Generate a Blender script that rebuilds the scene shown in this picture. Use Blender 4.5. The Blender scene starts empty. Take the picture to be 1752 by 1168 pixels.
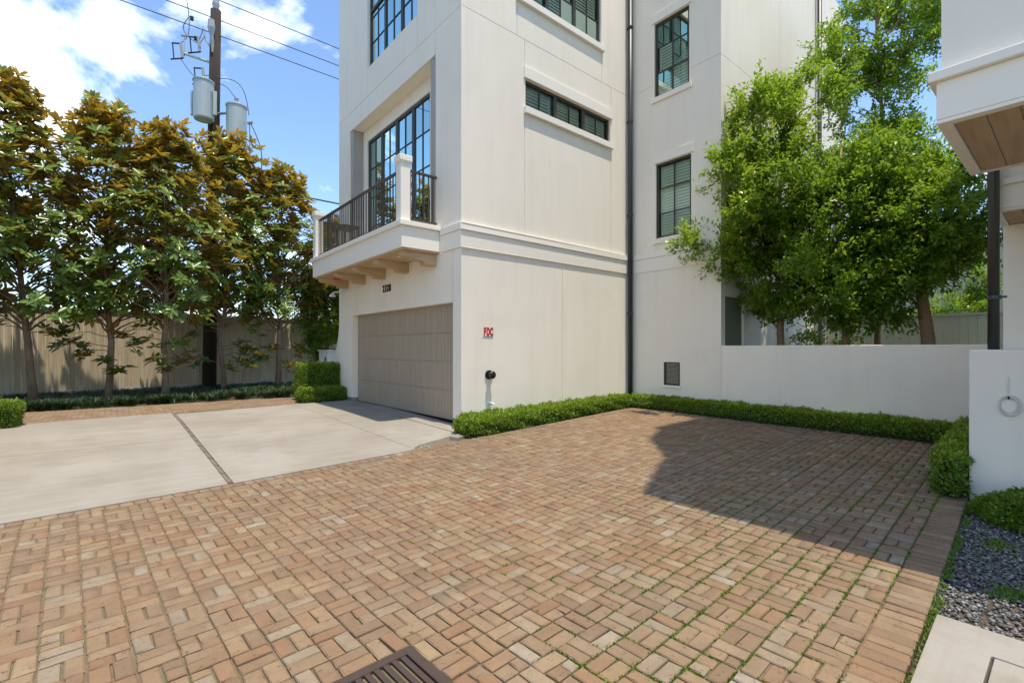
import bpy, bmesh, math, random
import numpy as np
from mathutils import Vector, Matrix
R = math.radians
rng = np.random.default_rng(7)
random.seed(7)
sc = bpy.context.scene
COL = sc.collection

# ---------------------------------------------------------------- camera
cam = bpy.data.cameras.new('camera')
cam.sensor_width = 36.0
cam.lens = 818.7 / 1752 * 36
cam.shift_y = 12.5 / 1752
cam.clip_start = 0.05
cam.clip_end = 3000
co = bpy.data.objects.new('camera', cam)
COL.objects.link(co)
co.location = (0, 0, 1.5)
co.rotation_euler = (R(90), 0, R(-39.97))
sc.camera = co
# ---------------------------------------------------------------- sky, sun, exposure
SUN_EL, SUN_AZ = 76.0, 1.0          # azimuth: degrees off -y towards +x
w = bpy.data.worlds.new('World')
sc.world = w
w.use_nodes = True
nt = w.node_tree
nt.nodes.clear()
def wn(t, **k):
    n = nt.nodes.new(t)
    for a, b in k.items():
        setattr(n, a, b)
    return n
sky = wn('ShaderNodeTexSky', sky_type='NISHITA', sun_disc=False)
sky.sun_elevation = R(SUN_EL)
sky.sun_rotation = R(180 - SUN_AZ)
sky.air_density = 1.05
sky.dust_density = 0.25
sky.ozone_density = 4.5
tc = wn('ShaderNodeTexCoord')
sep = wn('ShaderNodeSeparateXYZ')
nt.links.new(tc.outputs['Generated'], sep.inputs[0])
zm = wn('ShaderNodeMath', operation='MAXIMUM'); zm.inputs[1].default_value = 0.0
nt.links.new(sep.outputs['Z'], zm.inputs[0])
za = wn('ShaderNodeMath', operation='ADD'); za.inputs[1].default_value = 0.55
nt.links.new(zm.outputs[0], za.inputs[0])
dv = wn('ShaderNodeVectorMath', operation='DIVIDE')
cz = wn('ShaderNodeCombineXYZ')
for i in range(3):
    nt.links.new(za.outputs[0], cz.inputs[i])
nt.links.new(tc.outputs['Generated'], dv.inputs[0])
nt.links.new(cz.outputs[0], dv.inputs[1])
no = wn('ShaderNodeTexNoise'); no.inputs['Scale'].default_value = 3.3; no.inputs['Detail'].default_value = 7; no.inputs['Roughness'].default_value = 0.55; no.inputs['Distortion'].default_value = 0.25
mp = wn('ShaderNodeMapping'); mp.inputs['Location'].default_value = (4.4, 9.1, 0.8)
nt.links.new(dv.outputs[0], mp.inputs[0])
nt.links.new(mp.outputs[0], no.inputs['Vector'])
cr = wn('ShaderNodeValToRGB')
cr.color_ramp.elements[0].position = 0.545
cr.color_ramp.elements[1].position = 0.70
nt.links.new(no.outputs['Fac'], cr.inputs[0])
mx = wn('ShaderNodeMixRGB')
mx.inputs[2].default_value = (9.5, 9.7, 10.0, 1)
nt.links.new(cr.outputs[0], mx.inputs[0])
nt.links.new(sky.outputs[0], mx.inputs[1])
bg = wn('ShaderNodeBackground'); bg.inputs[1].default_value = 0.145
nt.links.new(mx.outputs[0], bg.inputs[0])
ow = wn('ShaderNodeOutputWorld')
nt.links.new(bg.outputs[0], ow.inputs[0])
sl = bpy.data.lights.new('sun', 'SUN')
sl.energy = 2.6
sl.angle = R(0.55)
sl.color = (1.0, 0.91, 0.76)
so = bpy.data.objects.new('sun', sl)
COL.objects.link(so)
e, a = R(SUN_EL), R(SUN_AZ)
sd = Vector((math.sin(a) * math.cos(e), -math.cos(a) * math.cos(e), math.sin(e)))
so.rotation_euler = sd.to_track_quat('Z', 'Y').to_euler()
so.location = (0, -20, 40)
sc.view_settings.view_transform = 'Standard'
sc.view_settings.look = 'None'
sc.view_settings.gamma = 1.0
sc.view_settings.exposure = 0.95
sc.view_settings.use_curve_mapping = False

# ---------------------------------------------------------------- materials
def mat(name, col, rough=0.7, noise=None, bump=None, var=None, metal=0.0, spec=0.5, attr=None, ramp=None, coord='Object', extra=None):
    """procedural material. noise=(scale, amount, dark col) mottles; bump=(scale,strength,dist); ramp + attr: colour by a random number"""
    m = bpy.data.materials.new(name)
    m.use_nodes = True
    t = m.node_tree
    b = t.nodes['Principled BSDF']
    b.inputs['Roughness'].default_value = rough
    b.inputs['Metallic'].default_value = metal
    b.inputs['Specular IOR Level'].default_value = spec
    if coord == 'Position':
        tcn = t.nodes.new('ShaderNodeNewGeometry')
    else:
        tcn = t.nodes.new('ShaderNodeTexCoord')
    out = None
    if ramp:
        r_ = t.nodes.new('ShaderNodeValToRGB')
        el = r_.color_ramp.elements
        while len(el) < len(ramp):
            el.new(0.5)
        for q, (p, c) in zip(el, ramp):
            q.position = p
            q.color = (*c, 1)
        if attr == 'object':
            oi = t.nodes.new('ShaderNodeObjectInfo')
            t.links.new(oi.outputs['Random'], r_.inputs[0])
        else:
            at = t.nodes.new('ShaderNodeAttribute')
            at.attribute_name = attr
            t.links.new(at.outputs['Fac'], r_.inputs[0])
        out = r_.outputs[0]
    else:
        rgb = t.nodes.new('ShaderNodeRGB')
        rgb.outputs[0].default_value = (*col, 1)
        out = rgb.outputs[0]
    for (scale, amount, dark, lo, hi) in (noise or []):
        n = t.nodes.new('ShaderNodeTexNoise')
        if isinstance(scale, tuple):
            mpn = t.nodes.new('ShaderNodeMapping')
            mpn.inputs['Scale'].default_value = scale
            t.links.new(tcn.outputs[coord], mpn.inputs[0])
            t.links.new(mpn.outputs[0], n.inputs['Vector'])
            n.inputs['Scale'].default_value = 1.0
        else:
            n.inputs['Scale'].default_value = scale
            t.links.new(tcn.outputs[coord], n.inputs['Vector'])
        n.inputs['Detail'].default_value = 6
        n.inputs['Roughness'].default_value = 0.62
        mr = t.nodes.new('ShaderNodeMapRange')
        mr.inputs[1].default_value = lo
        mr.inputs[2].default_value = hi
        mr.inputs[3].default_value = 0
        mr.inputs[4].default_value = amount
        t.links.new(n.outputs['Fac'], mr.inputs[0])
        mi = t.nodes.new('ShaderNodeMixRGB')
        mi.inputs[2].default_value = (*dark, 1)
        t.links.new(mr.outputs[0], mi.inputs[0])
        t.links.new(out, mi.inputs[1])
        out = mi.outputs[0]
    t.links.new(out, b.inputs['Base Color'])
    if bump:
        bp = t.nodes.new('ShaderNodeBump')
        bp.inputs['Strength'].default_value = bump[1]
        bp.inputs['Distance'].default_value = bump[2]
        n = t.nodes.new('ShaderNodeTexNoise')
        n.inputs['Detail'].default_value = 8
        n.inputs['Roughness'].default_value = 0.65
        if isinstance(bump[0], tuple):
            mpn = t.nodes.new('ShaderNodeMapping')
            mpn.inputs['Scale'].default_value = bump[0]
            t.links.new(tcn.outputs[coord], mpn.inputs[0])
            t.links.new(mpn.outputs[0], n.inputs['Vector'])
            n.inputs['Scale'].default_value = 1.0
        else:
            n.inputs['Scale'].default_value = bump[0]
            t.links.new(tcn.outputs[coord], n.inputs['Vector'])
        t.links.new(n.outputs['Fac'], bp.inputs['Height'])
        t.links.new(bp.outputs[0], b.inputs['Normal'])
    return m

def leafmat(name, ramp, under=None, rough=0.35, transl=0.3, tcol=(0.25, 0.45, 0.05)):
    m = bpy.data.materials.new(name)
    m.use_nodes = True
    t = m.node_tree
    b = t.nodes['Principled BSDF']
    b.inputs['Roughness'].default_value = rough
    at = t.nodes.new('ShaderNodeAttribute'); at.attribute_name = 'rnd'
    r_ = t.nodes.new('ShaderNodeValToRGB')
    el = r_.color_ramp.elements
    while len(el) < len(ramp):
        el.new(0.5)
    for q, (p, c) in zip(el, ramp):
        q.position = p; q.color = (*c, 1)
    t.links.new(at.outputs['Fac'], r_.inputs[0])
    out = r_.outputs[0]
    if under:
        r2 = t.nodes.new('ShaderNodeValToRGB')
        e2 = r2.color_ramp.elements
        while len(e2) < len(under):
            e2.new(0.5)
        for q, (p, c) in zip(e2, under):
            q.position = p; q.color = (*c, 1)
        t.links.new(at.outputs['Fac'], r2.inputs[0])
        g = t.nodes.new('ShaderNodeNewGeometry')
        mi = t.nodes.new('ShaderNodeMixRGB')
        t.links.new(g.outputs['Backfacing'], mi.inputs[0])
        t.links.new(out, mi.inputs[1])
        t.links.new(r2.outputs[0], mi.inputs[2])
        out = mi.outputs[0]
        mr = t.nodes.new('ShaderNodeMapRange')
        mr.inputs[3].default_value = rough; mr.inputs[4].default_value = 0.8
        t.links.new(g.outputs['Backfacing'], mr.inputs[0])
        t.links.new(mr.outputs[0], b.inputs['Roughness'])
    t.links.new(out, b.inputs['Base Color'])
    tr = t.nodes.new('ShaderNodeBsdfTranslucent')
    tm = t.nodes.new('ShaderNodeMixRGB'); tm.blend_type = 'MULTIPLY'; tm.inputs[0].default_value = 1
    sc_ = t.nodes.new('ShaderNodeMixRGB'); sc_.inputs[0].default_value = 0.65
    sc_.inputs[2].default_value = (*tcol, 1)
    t.links.new(out, sc_.inputs[1])
    t.links.new(sc_.outputs[0], tr.inputs[0])
    ms = t.nodes.new('ShaderNodeMixShader'); ms.inputs[0].default_value = transl
    o = t.nodes['Material Output']
    t.links.new(b.outputs[0], ms.inputs[1]); t.links.new(tr.outputs[0], ms.inputs[2])
    t.links.new(ms.outputs[0], o.inputs[0])
    return m

def glassmat(name, tint, refl, body):
    m = bpy.data.materials.new(name)
    m.use_nodes = True
    t = m.node_tree
    t.nodes.remove(t.nodes['Principled BSDF'])
    o = t.nodes['Material Output']
    tr = t.nodes.new('ShaderNodeBsdfTransparent'); tr.inputs[0].default_value = (*tint, 1)
    gl = t.nodes.new('ShaderNodeBsdfGlossy'); gl.inputs[0].default_value = (*body, 1); gl.inputs['Roughness'].default_value = 0.02
    n = t.nodes.new('ShaderNodeTexNoise'); n.inputs['Scale'].default_value = 1.3
    bp = t.nodes.new('ShaderNodeBump'); bp.inputs['Strength'].default_value = 0.05; bp.inputs['Distance'].default_value = 0.02
    tcn = t.nodes.new('ShaderNodeTexCoord')
    t.links.new(tcn.outputs['Object'], n.inputs['Vector']); t.links.new(n.outputs['Fac'], bp.inputs['Height']); t.links.new(bp.outputs[0], gl.inputs['Normal'])
    fr = t.nodes.new('ShaderNodeFresnel'); fr.inputs[0].default_value = 1.5
    ad = t.nodes.new('ShaderNodeMath'); ad.operation = 'ADD'; ad.use_clamp = True; ad.inputs[1].default_value = refl
    t.links.new(fr.outputs[0], ad.inputs[0])
    ms = t.nodes.new('ShaderNodeMixShader')
    t.links.new(ad.outputs[0], ms.inputs[0]); t.links.new(tr.outputs[0], ms.inputs[1]); t.links.new(gl.outputs[0], ms.inputs[2])
    t.links.new(ms.outputs[0], o.inputs[0])
    return m

M = {}
M['stucco'] = mat('stucco', (0.85, 0.78, 0.665), 0.85, [((0.5, 0.5, 0.35), 0.20, (0.60, 0.53, 0.42), 0.46, 0.75), ((5, 5, .35), 0.22, (0.62, 0.55, 0.45), 0.5, 0.75), (1.4, 0.16, (0.66, 0.60, 0.51), 0.5, 0.7)], (38, 0.32, 0.010))
M['stucco_smooth'] = mat('stucco_trim', (0.85, 0.79, 0.69), 0.75, [((3, 3, 1.2), 0.16, (0.62, 0.55, 0.45), 0.52, 0.8)], (40, 0.12, 0.006))
M['joint'] = mat('joint_sealant', (0.45, 0.41, 0.35), 0.9, [(4, 0.3, (0.3, 0.27, 0.22), 0.4, 0.7)])
M['concrete'] = mat('concrete', (0.335, 0.303, 0.258), 0.88, [(0.55, 0.75, (0.24, 0.205, 0.158), 0.42, 0.64), (2.3, 0.5, (0.25, 0.218, 0.17), 0.46, 0.62), ((0.7, 7, 1), 0.5, (0.38, 0.34, 0.28), 0.48, 0.72), ((1.0, 26, 1), 0.45, (0.28, 0.23, 0.17), 0.52, 0.75), (22, 0.35, (0.27, 0.225, 0.17), 0.55, 0.75), (140, 0.4, (0.2, 0.17, 0.13), 0.6, 0.75)], (120, 0.25, 0.004))
M['plinth'] = mat('footing_concrete', (0.28, 0.245, 0.20), 0.9, [(7, 0.5, (0.16, 0.13, 0.10), 0.4, 0.7)], (60, 0.3, 0.006))
M['bed'] = mat('joint_soil', (0.20, 0.145, 0.09), 0.95, [(1.1, 0.8, (0.10, 0.135, 0.025), 0.50, 0.66), (40, 0.5, (0.07, 0.05, 0.03), 0.45, 0.7)], (60, 0.6, 0.01))
BR = [(p, (r * .78, g_ * .755, b_ * .80)) for p, (r, g_, b_) in [(0.0, (0.295, 0.162, 0.076)), (0.16, (0.34, 0.213, 0.104)), (0.34, (0.255, 0.167, 0.086)), (0.52, (0.36, 0.244, 0.122)), (0.70, (0.31, 0.213, 0.112)), (0.88, (0.385, 0.28, 0.148)), (0.97, (0.34, 0.28, 0.18)), (1.0, (0.43, 0.365, 0.25))]]
bn = [(9, 0.5, (0.165, 0.102, 0.062), 0.42, 0.70), (0.9, 0.35, (0.165, 0.122, 0.086), 0.45, 0.65), (30, 0.8, (0.06, 0.04, 0.028), 0.60, 0.69), (4.0, 0.3, (0.32, 0.235, 0.155), 0.5, 0.72), (110, 0.5, (0.10, 0.07, 0.047), 0.56, 0.70)]
M['brick'] = mat('clay_brick', (0, 0, 0), 0.9, bn, (70, 0.6, 0.006), attr='object', ramp=BR, coord='Position')
M['brick_field'] = mat('clay_brick_field', (0, 0, 0), 0.9, bn, (70, 0.6, 0.006), attr='rnd', ramp=BR, coord='Position')
M['soil'] = mat('soil', (0.13, 0.095, 0.06), 0.95, [(9, 0.6, (0.06, 0.045, 0.03), 0.4, 0.7)], (30, 0.8, 0.03))
M['ground'] = mat('ground', (0.14, 0.13, 0.08), 0.95, [(0.8, 0.6, (0.07, 0.09, 0.035), 0.4, 0.65)], (12, 0.5, 0.03))
M['gravel'] = mat('gravel', (0, 0, 0), 0.8, attr='rnd', ramp=[(0, (0.085, 0.082, 0.078)), (0.5, (0.17, 0.163, 0.152)), (0.85, (0.27, 0.255, 0.23)), (1, (0.42, 0.38, 0.32))], noise=[(60, 0.3, (0.05, 0.05, 0.06), 0.5, 0.7)])
M['frame'] = mat('dark_bronze_metal', (0.055, 0.047, 0.038), 0.45, [(3, 0.3, (0.09, 0.08, 0.065), 0.5, 0.7)], metal=0.3)
M['rail'] = mat('rail_metal', (0.075, 0.058, 0.043), 0.5, [(5, 0.3, (0.11, 0.09, 0.07), 0.5, 0.7)], metal=0.2)
M['pipe'] = mat('downpipe_metal', (0.045, 0.043, 0.040), 0.4, [((4, 4, 0.6), 0.4, (0.08, 0.075, 0.065), 0.5, 0.75)], metal=0.35)
M['door'] = mat('weathered_wood', (0.385, 0.32, 0.235), 0.8, [((26, 26, 0.8), 0.5, (0.27, 0.22, 0.158), 0.42, 0.7), (1.2, 0.3, (0.40, 0.33, 0.24), 0.5, 0.75)], ((60, 60, 2.0), 0.25, 0.004))
M['beam'] = mat('timber_beam', (0.56, 0.40, 0.225), 0.75, [((3, 24, 24), 0.55, (0.28, 0.18, 0.095), 0.42, 0.72)], ((5, 50, 50), 0.2, 0.004))
M['soffit'] = mat('soffit_wood', (0.50, 0.345, 0.205), 0.7, [((1.6, 22, 22), 0.6, (0.32, 0.20, 0.105), 0.42, 0.70), (2.0, 0.3, (0.38, 0.25, 0.14), 0.5, 0.75)], ((3, 45, 45), 0.2, 0.004))
M['screen'] = mat('grey_metal_panel', (0.36, 0.335, 0.295), 0.55, [((6, 6, 0.8), 0.4, (0.25, 0.23, 0.20), 0.48, 0.72)])
M['louver'] = mat('white_shutter', (0.84, 0.82, 0.76), 0.6, [(2, 0.1, (0.6, 0.58, 0.52), 0.5, 0.8)])
M['dark'] = mat('dark_interior', (0.02, 0.02, 0.02), 0.9, [(3, 0.3, (0.03, 0.03, 0.03), 0.5, 0.7)])
M['glass'] = glassmat('window_glass', (0.78, 0.88, 0.80), -0.03, (0.62, 0.76, 0.62))
M['glass_teal'] = glassmat('door_glass', (0.10, 0.19, 0.19), 0.70, (0.62, 0.84, 0.80))
M['grille'] = mat('vent_grille', (0.11, 0.095, 0.08), 0.6, [(4, 0.3, (0.07, 0.06, 0.05), 0.4, 0.7)])
M['fence'] = mat('fence_board', (0, 0, 0), 0.85, [((22, 22, 0.9), 0.6, (0.30, 0.235, 0.16), 0.42, 0.72), (2.1, 0.3, (0.29, 0.24, 0.17), 0.5, 0.75)], ((45, 45, 2), 0.3, 0.004), coord='Position', attr='object', ramp=[(0, (0.62, 0.50, 0.335)), (0.5, (0.67, 0.55, 0.38)), (1, (0.72, 0.60, 0.43))])
M['fence2'] = mat('pale_fence_board', (0, 0, 0), 0.85, [((22, 22, 0.9), 0.4, (0.40, 0.40, 0.33), 0.45, 0.75)], ((45, 45, 2), 0.3, 0.004), attr='object', ramp=[(0, (0.54, 0.54, 0.45)), (1, (0.64, 0.64, 0.54))])
M['kick'] = mat('painted_kickboard', (0.62, 0.62, 0.58), 0.75, [((4, 4, 8), 0.4, (0.42, 0.40, 0.35), 0.45, 0.75)])
M['corr'] = mat('galvanised_sheet', (0.50, 0.56, 0.54), 0.5, [((3, 3, 0.4), 0.4, (0.36, 0.41, 0.39), 0.45, 0.72)], metal=0.25)
M['bark'] = mat('bark', (0.27, 0.20, 0.135), 0.9, [((12, 12, 4), 0.7, (0.13, 0.09, 0.06), 0.42, 0.68), (3, 0.4, (0.36, 0.29, 0.21), 0.5, 0.75)], ((20, 20, 6), 0.6, 0.02))
M['bark2'] = mat('smooth_bark', (0.33, 0.215, 0.125), 0.85, [((10, 10, 22), 0.6, (0.18, 0.115, 0.065), 0.45, 0.7), (4, 0.3, (0.42, 0.33, 0.24), 0.5, 0.75)], ((14, 14, 30), 0.4, 0.01))
M['polewood'] = mat('creosoted_pole', (0.036, 0.024, 0.016), 0.95, [((16, 16, 1.2), 0.7, (0.014, 0.010, 0.007), 0.42, 0.68), ((9, 9, 0.6), 0.3, (0.08, 0.055, 0.038), 0.55, 0.75)], ((30, 30, 2), 0.6, 0.015))
M['steel'] = mat('transformer_paint', (0.40, 0.46, 0.455), 0.5, [((6, 6, 0.7), 0.55, (0.27, 0.31, 0.30), 0.45, 0.70), (5, 0.3, (0.5, 0.55, 0.55), 0.5, 0.75)], metal=0.15)
M['porcelain'] = mat('porcelain', (0.34, 0.35, 0.34), 0.25, [(6, 0.3, (0.22, 0.22, 0.2), 0.5, 0.75)])
M['wire'] = mat('black_cable', (0.018, 0.018, 0.02), 0.6, [(6, 0.3, (0.03, 0.03, 0.03), 0.5, 0.75)])
M['black'] = mat('black_metal', (0.025, 0.023, 0.02), 0.35, [(8, 0.3, (0.05, 0.045, 0.04), 0.5, 0.75)], metal=0.4)
M['iron'] = mat('rusty_cast_iron', (0.075, 0.05, 0.04), 0.75, [(14, 0.6, (0.07, 0.04, 0.03), 0.42, 0.7)], (50, 0.4, 0.004), metal=0.3)
M['white'] = mat('white_plastic', (0.75, 0.74, 0.70), 0.5, [(5, 0.2, (0.55, 0.53, 0.48), 0.5, 0.75)])
M['red'] = mat('red_paint', (0.55, 0.025, 0.03), 0.5, [(9, 0.2, (0.35, 0.02, 0.02), 0.5, 0.75)])
M['cord'] = mat('white_cord', (0.62, 0.60, 0.54), 0.6, [(9, 0.2, (0.45, 0.43, 0.38), 0.5, 0.75)])
M['woodstrip'] = mat('joint_timber', (0.19, 0.155, 0.115), 0.9, [((2, 30, 10), 0.5, (0.06, 0.05, 0.04), 0.42, 0.7)])
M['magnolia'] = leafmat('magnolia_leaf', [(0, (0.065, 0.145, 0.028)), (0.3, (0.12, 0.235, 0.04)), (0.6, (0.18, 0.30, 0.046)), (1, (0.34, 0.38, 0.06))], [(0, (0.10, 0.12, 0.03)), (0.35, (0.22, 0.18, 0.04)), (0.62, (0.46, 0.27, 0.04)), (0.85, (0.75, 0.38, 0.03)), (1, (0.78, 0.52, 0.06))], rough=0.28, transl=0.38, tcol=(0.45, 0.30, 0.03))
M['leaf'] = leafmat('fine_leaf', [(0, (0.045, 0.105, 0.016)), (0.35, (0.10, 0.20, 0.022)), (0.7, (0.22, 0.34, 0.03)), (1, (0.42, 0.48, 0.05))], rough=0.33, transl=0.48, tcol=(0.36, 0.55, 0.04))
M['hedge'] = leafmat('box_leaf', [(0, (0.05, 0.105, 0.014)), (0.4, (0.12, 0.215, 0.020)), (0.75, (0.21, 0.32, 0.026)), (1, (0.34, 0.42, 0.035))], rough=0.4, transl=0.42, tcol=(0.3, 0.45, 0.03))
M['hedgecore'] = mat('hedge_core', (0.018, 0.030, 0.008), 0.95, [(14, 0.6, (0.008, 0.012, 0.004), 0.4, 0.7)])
M['grass'] = leafmat('mondo_blade', [(0, (0.010, 0.026, 0.010)), (0.6, (0.022, 0.055, 0.018)), (1, (0.05, 0.09, 0.03))], rough=0.4, transl=0.15, tcol=(0.08, 0.16, 0.03))
M['moss'] = leafmat('moss_blade', [(0, (0.07, 0.13, 0.015)), (0.6, (0.14, 0.23, 0.02)), (1, (0.24, 0.33, 0.03))], rough=0.7, transl=0.2)

# ---------------------------------------------------------------- helpers
def gz(u, v):
    return 0.15 * min(max((math.hypot(u - 1, v - 1.8) - 2.5) / 6.5, 0), 1)

def tag(o, label=None, cat=None, group=None, kind=None):
    if label: o['label'] = label
    if cat: o['category'] = cat
    if group: o['group'] = group
    if kind: o['kind'] = kind
    return o

def empty(name, loc, label=None, cat=None, group=None):
    o = bpy.data.objects.new(name, None)
    o.empty_display_size = 0.2
    COL.objects.link(o)
    o.location = loc
    return tag(o, label, cat, group)

class MB:
    def __init__(s):
        s.v, s.f = [], []
    def quad(s, a, b, c, d):
        n = len(s.v); s.v += [a, b, c, d]; s.f.append((n, n + 1, n + 2, n + 3)); return s
    def box(s, x0, x1, y0, y1, z0, z1):
        n = len(s.v)
        s.v += [(x0, y0, z0), (x1, y0, z0), (x1, y1, z0), (x0, y1, z0), (x0, y0, z1), (x1, y0, z1), (x1, y1, z1), (x0, y1, z1)]
        for q in ((3, 2, 1, 0), (4, 5, 6, 7), (0, 1, 5, 4), (1, 2, 6, 5), (2, 3, 7, 6), (3, 0, 4, 7)):
            s.f.append(tuple(n + i for i in q))
        return s
    def prism(s, pts, ext):
        """closed polygon pts (3D), extruded by vector ext"""
        n = len(s.v); k = len(pts); ext = Vector(ext)
        s.v += [tuple(p) for p in pts] + [tuple(Vector(p) + ext) for p in pts]
        s.f.append(tuple(n + i for i in reversed(range(k)))); s.f.append(tuple(n + k + i for i in range(k)))
        for i in range(k):
            j = (i + 1) % k
            s.f.append((n + i, n + j, n + k + j, n + k + i))
        return s
    def tube(s, pts, rad, seg=8, cap=True):
        pts = [Vector(p) for p in pts]
        rad = rad if isinstance(rad, (list, tuple)) else [rad] * len(pts)
        n0 = len(s.v)
        ref = Vector((0.31, 0.17, 0.93))
        for i, p in enumerate(pts):
            d = (pts[min(i + 1, len(pts) - 1)] - pts[max(i - 1, 0)]).normalized()
            r_ = ref if abs(d.dot(ref)) < 0.95 else Vector((1, 0, 0))
            x = d.cross(r_).normalized(); y = d.cross(x)
            for k in range(seg):
                t = 2 * math.pi * k / seg
                s.v.append(tuple(p + (x * math.cos(t) + y * math.sin(t)) * rad[i]))
        for i in range(len(pts) - 1):
            for k in range(seg):
                a_, b_ = n0 + i * seg + k, n0 + i * seg + (k + 1) % seg
                s.f.append((a_, b_, b_ + seg, a_ + seg))
        if cap:
            s.f.append(tuple(n0 + k for k in reversed(range(seg))))
            s.f.append(tuple(n0 + (len(pts) - 1) * seg + k for k in range(seg)))
        return s
    def build(s, name, m, parent=None, smooth=False, bevel=0, local=True):
        me = bpy.data.meshes.new(name)
        v = s.v
        if parent is not None and local:
            o_ = Vector(origin(parent))
            v = [tuple(Vector(p) - o_) for p in v]
        me.from_pydata(v, [], s.f)
        bm = bmesh.new(); bm.from_mesh(me)
        bmesh.ops.recalc_face_normals(bm, faces=bm.faces)
        if bevel:
            bmesh.ops.remove_doubles(bm, verts=bm.verts, dist=1e-5)
            bmesh.ops.bevel(bm, geom=[e_ for e_ in bm.edges if len(e_.link_faces) == 2 and e_.calc_face_angle(0) > 0.6], offset=bevel, segments=2, affect='EDGES', profile=0.6)
        bm.to_mesh(me); bm.free()
        me.materials.append(m if not isinstance(m, str) else M[m])
        if smooth:
            me.polygons.foreach_set('use_smooth', [True] * len(me.polygons))
        o = bpy.data.objects.new(name, me)
        COL.objects.link(o)
        if parent is not None:
            o.parent = parent
        return o

def origin(o):
    p = Vector(o.location)
    while o.parent is not None:
        o = o.parent; p += Vector(o.location)
    return p

def npmesh(name, V, Fq, m, parent=None, rnd=None, kind=None):
    """fast mesh from numpy: V (n,3), Fq (k,4 or 3)"""
    V = np.asarray(V, np.float32)
    if parent is not None:
        V = V - np.array(origin(parent), np.float32)
    me = bpy.data.meshes.new(name)
    k, c = Fq.shape
    me.vertices.add(len(V)); me.vertices.foreach_set('co', V.ravel())
    me.loops.add(k * c); me.loops.foreach_set('vertex_index', Fq.astype(np.int32).ravel())
    me.polygons.add(k)
    me.polygons.foreach_set('loop_start', np.arange(0, k * c, c, dtype=np.int32))
    if rnd is not None:
        at = me.attributes.new('rnd', 'FLOAT', 'FACE')
        at.data.foreach_set('value', np.asarray(rnd, np.float32))
    me.update(); me.validate()
    me.materials.append(M[m])
    o = bpy.data.objects.new(name, me)
    COL.objects.link(o)
    if parent is not None:
        o.parent = parent
    if kind:
        o['kind'] = kind
    return o

def unit(a):
    return a / np.maximum(np.linalg.norm(a, axis=-1, keepdims=True), 1e-9)

def leaf_geo(P, D, N, L, W, full=False, curl=0.12):
    """leaves: base P, direction D, normal N. returns verts, quads"""
    D = unit(D); S = unit(np.cross(D, N)); N = np.cross(S, D)
    L = L[:, None]; W = W[:, None]
    n = len(P)
    if not full:
        V = np.stack([P, P + D * L * .5 + S * W * .5 + N * W * .12, P + D * L - N * L * curl, P + D * L * .5 - S * W * .5 + N * W * .12], 1)
        Fq = np.arange(n * 4).reshape(n, 4)
        return V.reshape(-1, 3), Fq, 1
    V = np.stack([P, P + D * L * .33 + S * W * .46 + N * W * .16, P + D * L * .72 + S * W * .42 + N * (W * .14 - L * curl * .5), P + D * L - N * L * curl,
                  P + D * L * .72 - S * W * .42 + N * (W * .14 - L * curl * .5), P + D * L * .33 - S * W * .46 + N * W * .16], 1)
    b_ = np.arange(n)[:, None] * 6
    Fq = np.concatenate([b_ + np.array([[0, 1, 2, 3]]), b_ + np.array([[0, 3, 4, 5]])], 1).reshape(-1, 4)
    return V.reshape(-1, 3), Fq, 2

def rand_unit(n):
    return unit(rng.normal(size=(n, 3)))

# ---------------------------------------------------------------- the ground and pavings
def sheet(name, m, x0, x1, y0, y1, dz, n=24, f=gz):
    xs = np.linspace(x0, x1, n); ys = np.linspace(y0, y1, n)
    V = np.array([(x, y, f(x, y) + dz) for y in ys for x in xs])
    i = np.arange((n - 1) * (n - 1)); r_ = i // (n - 1); c_ = i % (n - 1)
    a_ = r_ * n + c_
    return npmesh(name, V, np.stack([a_, a_ + 1, a_ + n + 1, a_ + n], 1), m)

g = bpy.data.meshes.new('ground')
RAD = [0, 3, 5, 7, 9, 11, 14, 20, 40, 120, 400, 1500]
vs, fs = [], []
for i, r_ in enumerate(RAD):
    for k in range(48):
        t = 2 * math.pi * k / 48
        x, y = 1 + r_ * math.cos(t), 1.8 + r_ * math.sin(t)
        vs.append((x, y, gz(x, y) - 0.09))
for i in range(len(RAD) - 1):
    for k in range(48):
        a_, b_ = i * 48 + k, i * 48 + (k + 1) % 48
        fs.append((a_, b_, b_ + 48, a_ + 48))
g.from_pydata(vs, [], fs)
g.materials.append(M['ground'])
go = bpy.data.objects.new('ground', g); COL.objects.link(go); tag(go, kind='structure')

TH = R(3.0); CT, ST = math.cos(TH), math.sin(TH)
def ab2uv(a_, b_): return (a_ * CT - b_ * ST, a_ * ST + b_ * CT)
def uv2ab(u, v): return (u * CT + v * ST, -u * ST + v * CT)
def far_edge(u): return 5.85 + 0.088 * u          # court's far edge

FWD = np.array([0.6424, 0.7664]); RGT = np.array([0.7664, -0.6424])
def in_view(u, v, m=0.06):
    Y = u * FWD[0] + v * FWD[1]; X = u * RGT[0] + v * RGT[1]
    if Y < 1.9: return None
    return Y if abs(X / Y) < 1.07 + m else None

def brick_shape(lx, ly, h, r):
    """a worn brick: bottom, shoulder, top; 12 verts"""
    j = lambda s_: random.uniform(-s_, s_)
    V = []
    x, y = lx / 2, ly / 2
    for z, ins, s_ in ((-0.06, 0.0, 0.0015), (h - 0.006, 0.0, 0.004), (h, 0.006, 0.0045)):
        for sx, sy in ((-1, -1), (1, -1), (1, 1), (-1, 1)):
            V.append((sx * (x - ins) + j(s_), sy * (y - ins) + j(s_), z + (j(0.0015) if z > 0 else 0)))
    Fq = []
    for l in (0, 4):
        for k in range(4):
            Fq.append((l + k, l + (k + 1) % 4, l + 4 + (k + 1) % 4, l + 4 + k))
    Fq.append((8, 9, 10, 11))
    return V, Fq

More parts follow.
